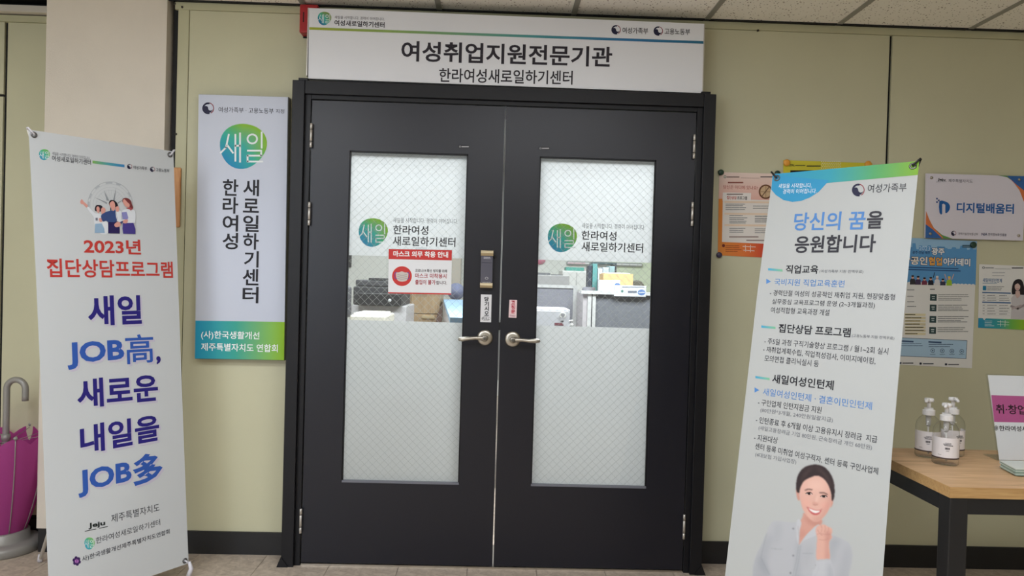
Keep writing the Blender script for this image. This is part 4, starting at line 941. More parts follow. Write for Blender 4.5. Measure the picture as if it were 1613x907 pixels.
outl('광주', (1466.5, 395.6), (1488, 396.2), 11, (236, 238, 240), ol); outl('소상공인', (1406, 409.3), (1461, 411), 13, (236, 226, 214), ol); outl('협업', (1462, 411), (1484, 411.8), 13, (232, 170, 80), ol); outl('아카데미', (1485, 411.8), (1528.5, 413.4), 12, (236, 238, 240), ol)
pr.bars(1431, 1516, [420.7, 424.3], 1.5, (40, 70, 120), slope=.03, lay=3, rag=.1); pr.bars(1516, 1528, [386.5, 389], 1.5, (30, 60, 70), lay=3, rag=0)
pr.bars(1429, 1444, [456.5, 466.5, 475, 482.5], 1, grey, rag=.6); pr.bars(1465, 1472, [455.5], 1.2, (60, 60, 60), rag=0)
for k, y in enumerate((463, 479.5, 497.5, 515)):
    pr.poly([(1465-k*.4, y), (1475.5-k*.4, y+.3), (1475.2-k*.4, y+10.8), (1464.7-k*.4, y+10.5)], (52, 74, 76), 1.5); pr.line([(1468-k*.4, y+4), (1472-k*.4, y+4)], 1.6, (190, 200, 200), 3); pr.line([(1468.5-k*.4, y+7.2), (1471.6-k*.4, y+7.2)], 1.6, (170, 184, 184), 3)
    pr.bars(1478-k*.4, 1526, [y+1, y+4, y+7, y+9.4][:4-(k == 3)], 0.9, grey)
for k in range(7): pr.poly([(1425, 493.5+k*5), (1458, 494+k*5), (1457.8, 497.6+k*5), (1424.6, 497+k*5)], (222, 212, 176) if k % 2 == 0 else (212, 202, 168), 1.5); pr.bars(1426, 1456, [495.3+k*5], 1.2, (80, 76, 66), lay=3, rag=.5)
pr.poly([(1396, 530.5), (1523.5, 536), (1522, 565), (1395, 560)], (50, 66, 96), 1.4); pr.poly([(1396.7, 531.2), (1522.8, 536.7), (1521.3, 564.3), (1395.7, 559.3)], (170, 200, 224), 1.8)
for u in (1425, 1469): pr.line([(u-6, 537+(u-1425)*.03), (u+13, 538+(u-1425)*.03)], 2.4, (60, 84, 120), 3); pr.bars(u-6, u+34, [541+(u-1425)*.03, 544.4+(u-1425)*.03][:2], 0.9, (90, 110, 140), lay=3)
for u, v in ((1469, 552), (1484, 552.3), (1499.3, 552.8), (1514.6, 553.2)): pr.arc((u, v), 3.4, 3.4, 0.7, (50, 66, 96), 3, n=16); pr.ell((u, v), 1.2, 1.2, (70, 90, 120), 3, 8); pr.bars(u-4, u+4, [558], 0.8, (90, 110, 140), lay=3, rag=0)
for u in (1418, 1450, 1490): pr.ell((u, 571.5+(u-1418)*.03), 2, 1.8, (40, 44, 60), 2, 10); pr.bars(u+4, u+20, [571.8+(u-1418)*.03], 1.6, (70, 74, 86), rag=0)
pr.build('lettering', t)
# woman poster at the right edge
t, pr = poster('poster', 'white intern poster with a printed dark-haired woman at the right edge', [(1542.5, 416), (1617, 419), (1614.5, 519.5), (1540.7, 516)], M_posterpaper)
pr.hgrad([(1541, 500.8), (1615, 503.4), (1614.5, 519.5), (1540.7, 516)], [(0, (40, 140, 180)), (0.45, (60, 160, 160)), (0.7, (110, 180, 80)), (1, (150, 190, 40))], 1); pr.poly([(1548, 501.2), (1553, 501.4), (1550, 504)], (226, 226, 224), 1.6)
pr.poly([(1592, 502), (1593.5, 480), (1592.5, 470), (1597, 464), (1606, 461), (1615, 464), (1615, 503)], (198, 194, 196), 1.5); pr.poly([(1594, 463), (1594, 452), (1597, 443), (1603, 439.5), (1609, 441), (1612.5, 449), (1614, 458), (1614, 464), (1607, 464), (1600, 463)], (40, 36, 40), 2, 3)
pr.ell((1602.5, 451.5), 4.4, 6.2, (206, 180, 172), 2.6, 18); pr.poly([(1599.5, 458), (1606, 458), (1607, 466), (1602, 470), (1599, 465)], (200, 172, 164), 2.4); pr.poly([(1597.8, 449), (1599, 444), (1604, 442.5), (1608, 446), (1607, 450), (1603, 446)], (40, 36, 40), 3, 2)
pr.line([(1600.5, 455), (1604.5, 455)], .8, (170, 80, 84), 3.2); pr.line([(1592.5, 482), (1603, 486), (1614, 480)], 3.4, (150, 140, 142), 2.4); pr.line([(1594, 486), (1608, 481)], 3, (180, 168, 168), 2.8)
pr.build('poster_print', t)
pr.text('새일여성인턴제', (1547.8, 441), (1578, 441.8), 6.3, (60, 110, 160), 0.01); pr.arc((1549, 421.5), 2, 2, .8, (70, 80, 90), 2, n=10); pr.bars(1552, 1565, [421.8], 1.2, grey, rag=0); pr.bars(1594, 1611, [422], 1.6, (60, 62, 70), rag=0); pr.line([(1567, 423), (1592, 423.8)], .4, grey, 2)
pr.bars(1563, 1586, [429.5, 434], 1.1, (176, 178, 184)); pr.bars(1548, 1574, [446], 1.2, (150, 170, 190)); pr.poly([(1548, 450), (1553.5, 450.2), (1553.3, 457.2), (1547.8, 457)], (40, 130, 170), 1.5); pr.bars(1555, 1584, [451.5, 454, 456.5], .8, grey)
for y in (460.5, 475.8): pr.line([(1547.5, y), (1591.5, y+1.2)], 1.8, (60, 100, 150), 2)
for y in (465, 469, 473, 480.5, 485, 489.5, 494): pr.bars(1548, 1551, [y], .8, grey); pr.bars(1555, 1570, [y+.2], .8, grey); pr.bars(1574, 1590, [y+.5], .8, grey); pr.line([(1547.5, y+2), (1591, y+3)], .25, (180, 184, 190), 1.6)
pr.bars(1551, 1566, [505.5, 508, 510.5, 513], .9, (190, 220, 226), lay=3)
for a in (((1571, 506.5), (1589, 507.3)), ((1571, 511), (1589, 511.6)), ((1576, 504.5), (1575.6, 514)), ((1583, 504.7), (1582.6, 514.3))): pr.line(list(a), .7, (226, 240, 226), 3)
pr.build('lettering', t)
# push pins
def pin(u, v, r_px, m, label):
    p = at_y(u, v, YP); r = r_px/345.0
    o = lathe('push_pin', [(0.0, -0.011), (r*0.75, -0.011), (r, -0.008), (r, -0.003), (r*0.5, -0.001), (r*0.5, 0.0)], (0, 0, 0), m, None, 18, M=Matrix.Translation(p) @ Matrix.Rotation(R_(-90), 4, 'X'))
    tag(o, label, 'push pin')
M_gpin = mat('green_magnet', rgb(34, 66, 50), 0.35); M_opin = mat('orange_magnet', rgb(230, 160, 60), 0.4); M_vpin = mat('violet_magnet', rgb(60, 54, 84), 0.35)
pin(1135, 271.7, 4.6, M_gpin, 'dark green pin at the top left of the orange poster'); pin(1224, 273.5, 4.6, M_gpin, 'dark green pin at the top right of the orange poster')
pin(1132.3, 401.6, 4.5, M_vpin, 'dark violet pin at the bottom left of the orange poster')
pin(1238.5, 256.5, 5.2, M_opin, 'round orange pin at the left corner of the yellow poster'); pin(1366.5, 259, 5.2, M_opin, 'round orange pin at the right corner of the yellow poster'); pin(1532, 385.7, 5, M_gpin, 'dark green pin on the tall blue poster')

# ================================================================== TABLE
TZ = 0.73
fc = at_z(1497, 767, TZ); tx0 = fc.x; ty0 = fc.y; ty1 = at_z(1440, 706, TZ).y; tx1 = tx0+1.2
t = thing('side_table', 'oak-topped table with black square metal legs at the right edge', 'table')
box('tabletop', tx0, tx1, ty0, ty1, TZ-0.0302, TZ, M_oak, t)
e = 0.0006
boxes('edge_band', [(tx0-e, tx1, ty0-e, ty0, TZ-0.030, TZ-0.0004), (tx0-e, tx0, ty0, ty1, TZ-0.030, TZ-0.0004)], M_oak_edge, t)
L = 0.052; zt_ = TZ-0.0305
for x, y in ((tx0+0.002, ty0+0.002), (tx1-L-0.002, ty0+0.002), (tx0+0.002, ty1-L-0.002), (tx1-L-0.002, ty1-L-0.002)):
    box('leg', x, x+L, y, y+L, 0.0, zt_, M_black_metal, t, 0.003)
each_box('rail', [(tx0+L, tx1-L, ty0+0.004, ty0+0.034, zt_-0.045, zt_-0.001), (tx0+L, tx1-L, ty1-0.034, ty1-0.004, zt_-0.045, zt_-0.001)], M_black_metal, t)
each_box('side_rail', [(tx0+0.004, tx0+0.034, ty0+L, ty1-L, zt_-0.045, zt_-0.001), (tx1-0.034, tx1-0.004, ty0+L, ty1-L, zt_-0.045, zt_-0.001)], M_black_metal, t)
# ---- sanitiser pump bottles
M_pump = mat('pump_white', rgb(232, 230, 230), 0.35); M_label = mat('bottle_label', rgb(232, 228, 230), 0.45)
def bottle_mesh_root(label):
    t = thing('pump_bottle', label, 'bottle', 'clear hand sanitiser pump bottles on the table'); R = 0.0365
    lathe('bottle_body', [(0.0, 0.001), (R-0.004, 0.001), (R, 0.005), (R, 0.100), (R-0.002, 0.113), (R-0.010, 0.126), (R-0.019, 0.134), (0.0145, 0.137), (0.0145, 0.142)], (0, 0, 0), ACRYL, t, 32, close=False)
    lathe('label', [(R+0.0005, 0.022), (R+0.0005, 0.087)], (0, 0, 0), M_label, t, 28, close=False, a0=R_(150), a1=R_(350))
    lathe('label_band', [(R+0.0009, 0.022), (R+0.0009, 0.0262)], (0, 0, 0), mat('label_brown', rgb(80, 64, 60), 0.5), t, 28, close=False, a0=R_(150), a1=R_(350))
    lathe('collar', [(0.0, 0.1365), (0.0185, 0.1365), (0.0185, 0.152), (0.013, 0.154), (0.013, 0.159), (0.0, 0.159)], (0, 0, 0), M_pump, t, 24, smooth=False)
    lathe('pump_stem', [(0.0, 0.159), (0.0058, 0.159), (0.0058, 0.180), (0.0, 0.180)], (0, 0, 0), M_pump, t, 14)
    bm = bmesh.new(); bmlathe(bm, [(0.0, 0.178), (0.0135, 0.179), (0.0145, 0.184), (0.013, 0.190), (0.0, 0.1915)], (0, 0, 0), 20)
    bmtube(bm, [(0, 0, 0.185), (-0.012, -0.014, 0.186), (-0.021, -0.026, 0.1835), (-0.023, -0.029, 0.180)], [0.006, 0.0058, 0.005, 0.004], 10); link_bm('pump_head', bm, M_pump, t, True)
    lathe('pump_housing', [(0.0, 0.100), (0.0045, 0.100), (0.007, 0.104), (0.0085, 0.1365), (0.0, 0.1365)], (0, 0, 0), mat_film('milky_plastic', (0.8, 0.8, 0.8, 1), (0.8, 0.8, 0.8, 1), 0.4, 0.25), t, 14)
    tube('dip_tube', [(0, 0, 0.10), (0.001, 0, 0.05), (0.003, 0, 0.01)], 0.0022, M_offwhite, t, 8)
    # label print, built flat on the cylinder wall
    me_v, me_f, me_c = [], [], []
    def strip(a0, a1, z0, z1, c, rr=R+0.0011):
        n = max(1, int((a1-a0)/6)); b = len(me_v)
        for i in range(n+1):
            a = R_(a0+(a1-a0)*i/n); me_v.extend([(rr*math.cos(a), rr*math.sin(a), z0), (rr*math.cos(a), rr*math.sin(a), z1)])
        for i in range(n): me_f.append((b+2*i, b+2*i+2, b+2*i+3, b+2*i+1)); me_c.extend([rgb(*c)]*4)
    for a0_, a1_, z, h in ((236, 262, .071, .0015), (228, 262, .067, .0024), (232, 270, .063, .0024), (236, 256, .052, .006), (240, 254, .047, .0015), (320, 338, .06, .0012), (322, 330, .062, .004), (206, 222, .034, .001)):
        a = a0_
        while a < a1_: b = min(a1_, a+random.uniform(3, 6)); strip(a, b-0.8, z, z+h, (84, 80, 86)); a = b
    strip(334, 344, .03, .06, (60, 56, 60)); strip(335.2, 342.8, .031, .059, (226, 222, 222), R+0.0013)
    for k in range(9): strip(336, 342, .032+k*.003, .0332+k*.003, (70, 66, 70), R+0.0015)
    me = bpy.data.meshes.new('label_print'); me.from_pydata(me_v, [], me_f); at = me.color_attributes.new('ink', 'FLOAT_COLOR', 'CORNER'); at.data.foreach_set('color', np.array(me_c, 'f').ravel()); obj('label_print', me, INK, t)
    return t
def dup(root, label):
    r = root.copy(); COL.objects.link(r); r['label'] = label
    for ch in list(root.children):
        c_ = ch.copy(); COL.objects.link(c_); c_.parent = r
    return r
bt = bottle_mesh_root('clear pump bottle standing in front of the other two bottles on the table')
b2_ = dup(bt, 'clear pump bottle at the left of the three on the table'); b3_ = dup(bt, 'clear pump bottle at the back, half hidden behind the front bottle')
for o, (u, v), rz in ((bt, (1488.5, 730.5), 0), (b2_, (1460.5, 719), -0.1), (b3_, (1498.5, 716.5), 0.5)):
    p = at_z(u, v, TZ); o.location = (p.x, p.y, TZ); o.rotation_euler = (0, 0, rz)
# ---- acrylic sign holder with leaflets
t = thing('sign_holder', 'clear acrylic sign holder with a pink banded sheet on the table', 'sign')
b0 = at_z(1573, 726, TZ)
dirn = Vector((1, -0.03, 0)).normalized(); upv = Vector((-0.0, 0.16, 1)).normalized()
nn = dirn.cross(upv).normalized(); SH = Surf((b0.x, b0.y, TZ+0.002), nn, upv)
if SH.n.dot(Vector(EYE)-SH.p) < 0: SH.n = -SH.n
def sheet(a, b, wa, wb, lay):
    A_, B_ = SH.px(*a, lay), SH.px(*b, lay); B_.z = TZ+0.0045; return [A_, A_+dirn*wa, B_+dirn*wb, B_]
prism('sign_sheet', sheet((1556, 590.5), (1574, 726), 0.232, 0.212, 0), -SH.n*0.0006, M_white, t)
prism('acrylic_front', sheet((1553, 589), (1572, 727), 0.240, 0.220, 5), -SH.n*0.0008, ACRYL, t)
prism('acrylic_back', sheet((1553, 589), (1572, 727), 0.240, 0.220, -5), -SH.n*0.002, ACRYL, t)
pb = SH.px(1573, 727)
fb0 = at_z(1548, 714.5, TZ+0.003)
prism('foot_plate', [(pb.x-0.002, pb.y+0.002, TZ+0.0005), (pb.x+0.22, pb.y, TZ+0.0005), (pb.x+0.22, fb0.y, TZ+0.0005), (fb0.x, fb0.y, TZ+0.0005)], (0, 0, 0.0025), ACRYL, t)
pr = Print(SH)
pr.poly([(1561.3, 622.2), (1690, 626), (1693, 667), (1566, 664.4)], (190, 92, 150), 1); pr.build('pink_band', t)
pr.text('취·창업', (1568.3, 643.8), (1615.5, 645.6), 15, (58, 26, 46), 0.02); pr.text('한라여성새로일하기센터', (1573.5, 674.2), (1672, 677), 8.5, (50, 46, 52), 0.02)
pr.ell((1569, 674), 3, 4, (120, 120, 124), 2, 14); pr.arc((1569, 674), 2, 3, .5, (226, 226, 226), 3, n=12); pr.build('lettering', t)
la, lb_ = at_z(1575, 735.5, TZ+0.003), at_z(1599, 749, TZ+0.003)
for k in range(7):
    c_ = (rgb(150, 176, 166), rgb(198, 212, 206), rgb(132, 158, 148))[k % 3] if k < 6 else rgb(214, 222, 218); zz = TZ+0.0032+k*0.0030
    j = lambda: random.uniform(-0.0018, 0.0018)
    q = [(la.x+j(), la.y+j(), zz), (lb_.x+j(), lb_.y+j(), zz), (lb_.x+0.17+j(), lb_.y-0.004+j(), zz), (lb_.x+0.15, la.y+j(), zz)]
    o = prism('leaflet', q, (0, 0, 0.0026), mat('leaflet_paper_%d' % (k if k == 6 else k % 3), c_, 0.5))
    tag(o, 'topmost pale green leaflet of the stack before the acrylic sign holder' if k == 6 else 'pale green leaflet lower in the stack before the acrylic sign holder', 'leaflet', 'leaflets stacked on the table')

# ================================================================== UMBRELLA-SHAPED STAND (left edge)
uc = at_y(7, 800, 0.0); ux, uy = uc.x, 0.0
t = thing('umbrella_stand', 'magenta umbrella-shaped umbrella stand with grey hooked handle at the left edge', 'umbrella stand', None, (ux, uy, 0))
M_greym = mat('grey_plastic', rgb(150, 148, 144), 0.4, 0.2); M_mag = mat_film('magenta_plastic', rgb(186, 84, 156), rgb(220, 110, 190), 0.35, 0.1)
lathe('base', [(0.0, 0.0), (0.145, 0.0), (0.150, 0.008), (0.150, 0.028), (0.143, 0.040), (0.120, 0.046), (0.100, 0.050), (0.098, 0.085), (0.090, 0.090), (0.0, 0.090)], (0, 0, 0), M_greym, t, 40)
bm = bmesh.new(); n = 48; nr = 14; rings = []
z0_, z1_ = 0.088, 0.520
for j in range(nr+1):
    tt = j/nr; ring = []
    for i in range(n):
        a = 2*math.pi*i/n; sc = abs(math.cos(4*a))          # eight ribs
        rr = 0.085+0.082*math.sin(min(1, tt*1.02)*math.pi*0.5)**0.9
        rr *= 1-0.06*(1-sc)*tt
        zz = z0_+(z1_-z0_)*tt-(0.035*(1-sc) if j == nr else 0.02*(1-sc)*tt**3)
        ring.append(bm.verts.new((rr*math.cos(a), rr*math.sin(a), zz)))
    rings.append(ring)
for a_, b_ in zip(rings, rings[1:]):
    for i in range(n): bm.faces.new((a_[i], a_[(i+1) % n], b_[(i+1) % n], b_[i]))
link_bm('canopy_shell', bm, M_mag, t, True)
for k in range(8):
    a = 2*math.pi*k/8
    pts = []
    for j in range(9):
        tt = j/8; rr = 0.087+0.083*math.sin(min(1, tt*1.02)*math.pi*0.5)**0.9; pts.append((rr*math.cos(a), rr*math.sin(a), z0_+(z1_-z0_+0.004)*tt))
    rb_ = tube('rib', pts, 0.0022, M_greym, t, 6)
    bm = bmesh.new(); bmesh.ops.create_uvsphere(bm, u_segments=12, v_segments=8, radius=0.0085, matrix=Matrix.Translation(pts[-1])); link_bm('rib_tip', bm, M_greym, rb_, True)
    tube('spoke', [(0.012*math.cos(a), 0.012*math.sin(a), 0.475), (pts[-1][0]*.97, pts[-1][1]*.97, pts[-1][2]-0.012)], 0.0012, M_greym, t, 5)
lathe('hub_collar', [(0.0, 0.45), (0.018, 0.45), (0.018, 0.47), (0.014, 0.475), (0.014, 0.485), (0.018, 0.49), (0.018, 0.515), (0.0, 0.515)], (0, 0, 0), M_greym, t, 20)
hz = at_y(8, 612, 0.0).z; hr = (at_y(37.5, 612, 0).x-at_y(8, 612, 0).x)/2
pts = [(0, 0, 0.09), (0, 0, 0.3), (0, 0, hz-0.01)]+[(hr-hr*math.cos(a), 0, hz+hr*math.sin(a)) for a in [math.pi*k/14 for k in range(15)]]+[(2*hr, 0, hz-0.03), (2*hr, 0, at_y(37.5, 631, 0).z)]
tube('handle', pts, 0.0135, M_greym, t, 14)

# ================================================================== OFFICE THINGS SEEN THROUGH THE GLASS
def obox(name, label, cat, u0, v0, u1, v1, y, depth, m, zbase=None, bev=0.004, group=None):
    """a box whose front face at depth y spans these corners of the view; zbase lets it stand on the floor or a shelf"""
    a, b = at_y(u0, v0, y), at_y(u1, v1, y); z0 = b.z if zbase is None else zbase
    o = box(name, a.x, b.x, y, y+depth, z0, a.z, m, None, bev)
    if label: tag(o, label, cat, group)
    return o, a.x, b.x, z0, a.z
G = lambda n, r, g, b, ro=0.5: mat(n, rgb(r, g, b), ro)
M_fab = mat('partition_fabric', rgb(140, 140, 150), 0.9, noise=0.12, nscale=90)
M_lt = G('light_grey_laminate', 196, 194, 196); M_dkg = G('dark_grey_plastic', 70, 70, 76); M_alu = G('pale_aluminium', 206, 206, 206, 0.35)
# copier
yc = 2.3
t = thing('copier', 'large office copier with dark scanner top seen through the left door glass', 'copier')
a, b = at_y(556, 440, yc), at_y(636, 482, yc); c = at_y(553, 482, yc)
box('cabinet', c.x, b.x+0.02, yc, yc+0.55, 0.0, b.z, G('copier_body', 206, 204, 208), t, 0.008)
box('scanner', a.x, b.x-0.01, yc+0.02, yc+0.5, b.z, at_y(600, 452, yc).z, M_dkg, t, 0.01)
box('document_feeder', a.x+0.01, at_y(618, 440, yc).x, yc+0.05, yc+0.45, at_y(600, 452, yc).z, a.z, G('feeder_grey', 84, 84, 90), t, 0.012)
box('paper_tray', at_y(579, 438, yc).x, at_y(606, 438, yc).x, yc+0.05, yc+0.4, a.z, a.z+0.014, M_dkg, t)
box('control_panel', at_y(566, 470, yc).x, at_y(634, 470, yc).x, yc-0.06, yc+0.02, at_y(600, 481, yc).z, at_y(600, 462, yc).z, G('panel_black', 44, 44, 50), t, 0.006)
for k in range(3): box('paper_drawer', c.x+0.02, b.x, yc-0.008, yc+0.01, 0.1+k*0.22, 0.3+k*0.22, G('drawer_grey', 186, 184, 190), t, 0.004)
lathe('power_button', [(0, 0), (0.012, 0), (0.012, 0.01), (0, 0.01)], (0, 0, 0), M_white, t, 14, M=Matrix.Translation(at_y(614, 473, yc-0.06)) @ Matrix.Rotation(R_(90), 4, 'X'))
# low cream printer in front
o, *_ = obox('printer', None, None, 551, 496, 607, 505, 1.2, 0.4, G('printer_cream', 226, 222, 210), 0.70, 0.01); t = thing('small_printer', 'low cream printer lid in front of the copier seen through the left glass', 'printer'); o.name = 'printer_case'; o.parent = t
p = at_y(580, 496, 1.25); box('lid', at_y(555, 496, 1.2).x, at_y(602, 496, 1.2).x, 1.23, 1.57, p.z-0.002, p.z+0.012, G('lid_cream', 232, 228, 218), t, 0.005)
q0, q1 = at_y(549, 500, 1.2), at_y(610, 500, 1.2)
t = thing('printer_stand', 'light grey stand carrying the cream printer behind the left glass', 'table'); box('shelf', q0.x, q1.x, 1.15, 1.65, 0.675, 0.70, M_lt, t); each_box('side_panel', [(q0.x, q0.x+0.02, 1.15, 1.65, 0, 0.675), (q1.x-0.02, q1.x, 1.15, 1.65, 0, 0.675)], M_lt, t)
# dark chair back at far left
t = thing('office_chair', 'dark grey office chair back at the left edge of the left glass', 'chair'); a, b = at_y(541, 450, 1.75), at_y(551.5, 500, 1.75)
box('backrest', a.x-0.2, b.x, 1.75, 1.8, b.z, a.z, G('chair_dark', 86, 86, 92), t, 0.02); box('seat', a.x-0.25, b.x, 1.33, 1.76, 0.42, 0.49, G('chair_dark', 86, 86, 92), t, 0.02); tube('gas_post', [(b.x-0.2, 1.55, 0.03), (b.x-0.2, 1.55, 0.42)], 0.025, M_black_metal, t)
boxes('chair_base', [(b.x-0.45, b.x+0.05, 1.53, 1.57, 0.0, 0.04), (b.x-0.22, b.x-0.18, 1.3, 1.8, 0.0, 0.041)], M_black_metal, t)
# picture on the far wall
t = thing('wall_picture', 'white picture in a dark frame on the office wall, left glass', 'picture'); a, b = at_y(520, 385, 4.58), at_y(553, 421, 4.58)
box('picture_frame', a.x, b.x, 4.575, 4.6, b.z, a.z, M_dkg, t); box('picture_sheet', a.x+0.03, b.x-0.03, 4.57, 4.574, b.z+0.03, a.z-0.03, M_white, t)
# wood cabinet
yc = 3.2; M_cab = mat_wood('cabinet_wood', rgb(168, 142, 112), rgb(190, 164, 132), 0.8, 'Z')
t = thing('wood_cabinet', 'light wooden cabinet with drawer pulls seen below the mask notice', 'cabinet'); a, b = at_y(633, 448, yc), at_y(691.5, 520, yc); xm = at_y(647, 480, yc).x
zdr = at_y(660, 494, yc).z
box('carcass', a.x, b.x, yc+0.02, yc+0.45, 0, a.z, M_cab, t)
for x0_, x1_, z0_2, z1_2, nm in ((a.x, xm-0.003, 0.05, a.z, 'door'), (xm+0.003, b.x, zdr+0.004, a.z, 'door'), (xm+0.003, b.x, zdr-0.28, zdr-0.003, 'drawer')):
    d_ = box(nm, x0_, x1_, yc, yc+0.018, z0_2, z1_2, M_cab, t, 0.002)
    if nm == 'drawer': box('pull', at_y(665, 499, yc).x, at_y(685, 499, yc).x, yc-0.02, yc-0.001, at_y(670, 501.5, yc).z, at_y(670, 497, yc).z, G('pull_tan', 196, 176, 140), d_, 0.003)
# coat draped at the desk
p = at_y(690, 490, 2.7); t_ = prism('draped_coat', [at_y(696, 478, 2.6), at_y(694, 484, 2.6), at_y(688, 497, 2.6), at_y(685, 515, 2.6), at_y(693, 530, 2.6), at_y(696, 500, 2.6)], (0, 0.08, 0), G('coat_brown', 120, 96, 90, 0.9)); tag(t_, 'brown coat hanging at the end of the blue desk, left glass', 'coat')
# blue desk run
t = thing('blue_desk', 'long desk with pale blue top running back at the right of the left glass', 'desk')
zt2 = 1.06
A, D_ = at_z(697.5, 469, zt2), at_z(709, 500, zt2)
k_ = (3.55-D_.y)/(A.y-D_.y); A = D_+(A-D_)*k_; B, C_ = Vector((A.x+0.22, A.y, zt2)), Vector((D_.x+0.22, D_.y, zt2))
prism('desktop', [A, B, C_, D_], (0, 0, -0.03), G('desk_blue', 150, 184, 216), t)
prism('front_panel', [Vector((D_.x+0.005, D_.y, 0)), Vector((D_.x+0.005, D_.y, 1.03)), Vector((A.x+0.005, A.y, 1.03)), Vector((A.x+0.005, A.y, 0))], (0.03, 0, 0), G('desk_panel', 204, 196, 196), t)
prism('end_panel', [Vector((D_.x+0.036, D_.y, 0)), Vector((C_.x, C_.y, 0)), Vector((C_.x, C_.y, 1.029)), Vector((D_.x+0.036, D_.y, 1.029))], (0, 0.03, 0), G('desk_panel', 204, 196, 196), t)
# round headrest chair
t = thing('office_chair', 'blue-grey round chair headrest above the blue desk, right of the mask notice', 'chair'); p = at_y(718.5, 459, 4.0)
lathe('headrest', [(0.0, -0.03), (0.06, -0.028), (0.085, -0.012), (0.085, 0.012), (0.0, 0.03)], (0, 0, 0), G('chair_blue_grey', 128, 134, 166, 0.8), t, 24, M=Matrix.Translation(p) @ Matrix.Rotation(R_(90), 4, 'X'))
tube('back_post', [(p.x, p.y+0.03, 0.5), (p.x, p.y+0.03, p.z)], 0.018, M_dkg, t); box('seat', p.x-0.22, p.x+0.22, p.y-0.25, p.y+0.2, 0.43, 0.5, G('chair_blue_grey', 128, 134, 166, 0.8), t, 0.02); tube('gas_post', [(p.x, p.y, 0.02), (p.x, p.y, 0.43)], 0.025, M_dkg, t)
boxes('chair_base', [(p.x-0.28, p.x+0.28, p.y-0.02, p.y+0.02, 0, 0.03), (p.x-0.02, p.x+0.02, p.y-0.28, p.y+0.28, 0, 0.031)], M_dkg, t)
o, *_ = obox('office_column', None, None, 713, 330, 725, 446, 4.45, 0.14, G('column_beige', 190, 182, 172), 0.0); struct(o)
# --- right glass
t = thing('fabric_partition', 'grey fabric partition with pale top rail at the left of the right glass', 'partition'); yc = 2.2
a, b = at_y(790, 451, yc), at_y(901, 520, yc)
box('fabric_panel', a.x, b.x, yc, yc+0.04, 0.04, a.z, M_fab, t); box('top_rail', a.x, b.x+0.03, yc-0.01, yc+0.05, a.z, a.z+0.022, M_alu, t); box('end_post', b.x, b.x+0.035, yc-0.01, yc+0.05, 0, a.z, M_alu, t)
t = thing('fabric_partition', 'dark grey fabric partition with boxes on top at the right of the right glass', 'partition'); yc = 1.45
a, b = at_y(939, 463, yc), at_y(1030, 520, yc)
box('fabric_panel', a.x, b.x+0.5, yc, yc+0.04, 0.04, a.z, mat('partition_fabric_dark', rgb(112, 114, 122), 0.9, noise=0.12, nscale=90), t); box('top_rail', a.x-0.1, b.x+0.5, yc-0.02, yc+0.07, a.z, a.z+0.02, M_alu, t)
c = at_y(926, 463, yc); box('end_post', c.x, a.x-0.002, yc-0.01, yc+0.05, 0, a.z, M_alu, t); box('post_groove', a.x-0.03, a.x-0.024, yc-0.012, yc-0.0101, 0, a.z, M_dkg, t)
e_ = at_y(907, 451, 2.2)
prism('return_panel', [Vector((c.x, yc, 0)), Vector((c.x, yc, a.z)), Vector((e_.x+0.04, 2.2, a.z)), Vector((e_.x+0.04, 2.2, 0))], (-0.03, 0, 0), G('return_panel', 190, 184, 188), t)
prism('desk_surface', [Vector((c.x, yc+0.05, a.z-0.02)), Vector((b.x+0.5, yc+0.05, a.z-0.02)), Vector((b.x+0.5, 2.15, a.z-0.02)), Vector((e_.x+0.06, 2.15, a.z-0.02))], (0, 0, -0.03), M_lt, t)
ztop = a.z+0.02
def on_top(name, label, cat, u0, v0, u1, m, y=1.47, dep=0.05, zb=None, bev=0.002, group=None):
    A_, B_ = at_y(u0, v0, y), at_y(u1, v0, y); o = box(name, A_.x, B_.x, y, y+dep, ztop if zb is None else zb, A_.z, m, None, bev); tag(o, label, cat, group); return o
on_top('white_box', 'plain white box on the partition, right glass', 'box', 945, 441, 963.5, M_white, 1.44, 0.07)
sgn = on_top('desk_sign', 'white and pale blue name sign with round marks on the partition, right glass', 'sign', 968, 449, 1018, G('sign_pale_blue', 214, 220, 232), 1.425, 0.03, a.z-0.01)
pr = Print(wall_surf(1.4245)); pr.ell((1010.5, 460.5), 6, 4.6, (96, 126, 178), 1, 20); pr.bars(1006, 1015, [460.5], 1.2, (220, 226, 236), rag=0); pr.bars(980, 1015, [451.8], 1.2, (150, 156, 170), rag=0); pr.ell((980, 458.5), 2, 2, (90, 130, 120), 1, 12); pr.bars(990, 1002, [459.5], 3.2, (110, 116, 130), rag=0); pr.build('sign_print', sgn)
o = on_top('desk_sign', 'small white card with a blue oval left of the name sign, right glass', 'sign', 964, 441, 977, M_white, 1.475, 0.006); pr = Print(wall_surf(1.4745)); pr.ell((972.5, 449), 4.6, 3.4, (96, 126, 178), 1, 18); pr.build('sign_print', o)
on_top('cardboard_box', 'orange-tan cardboard box behind the white box, right glass', 'box', 950.5, 430.5, 997.5, G('tan_card', 214, 178, 128, 0.7), 1.75, 0.2, a.z-0.02)
on_top('shelf_box_lid', 'white flat lid lying on the tan cardboard box, right glass', 'lid', 952, 429, 993, M_white, 1.77, 0.15, at_y(960, 430.6, 1.75).z)
p = at_y(1003, 445, 2.03); o = lathe('dark_bag', [(0, -0.04), (0.05, -0.035), (0.06, 0), (0.05, 0.035), (0, 0.04)], (0, 0, 0), G('bag_olive', 92, 88, 78, 0.8), None, 20, M=Matrix.Translation((p.x, p.y, a.z-0.02+0.06)) @ Matrix.Rotation(R_(90), 4, 'X')); tag(o, 'round dark bag beside the tan cardboard box, right glass', 'bag')
yb = 2.05; zb_ = a.z-0.02
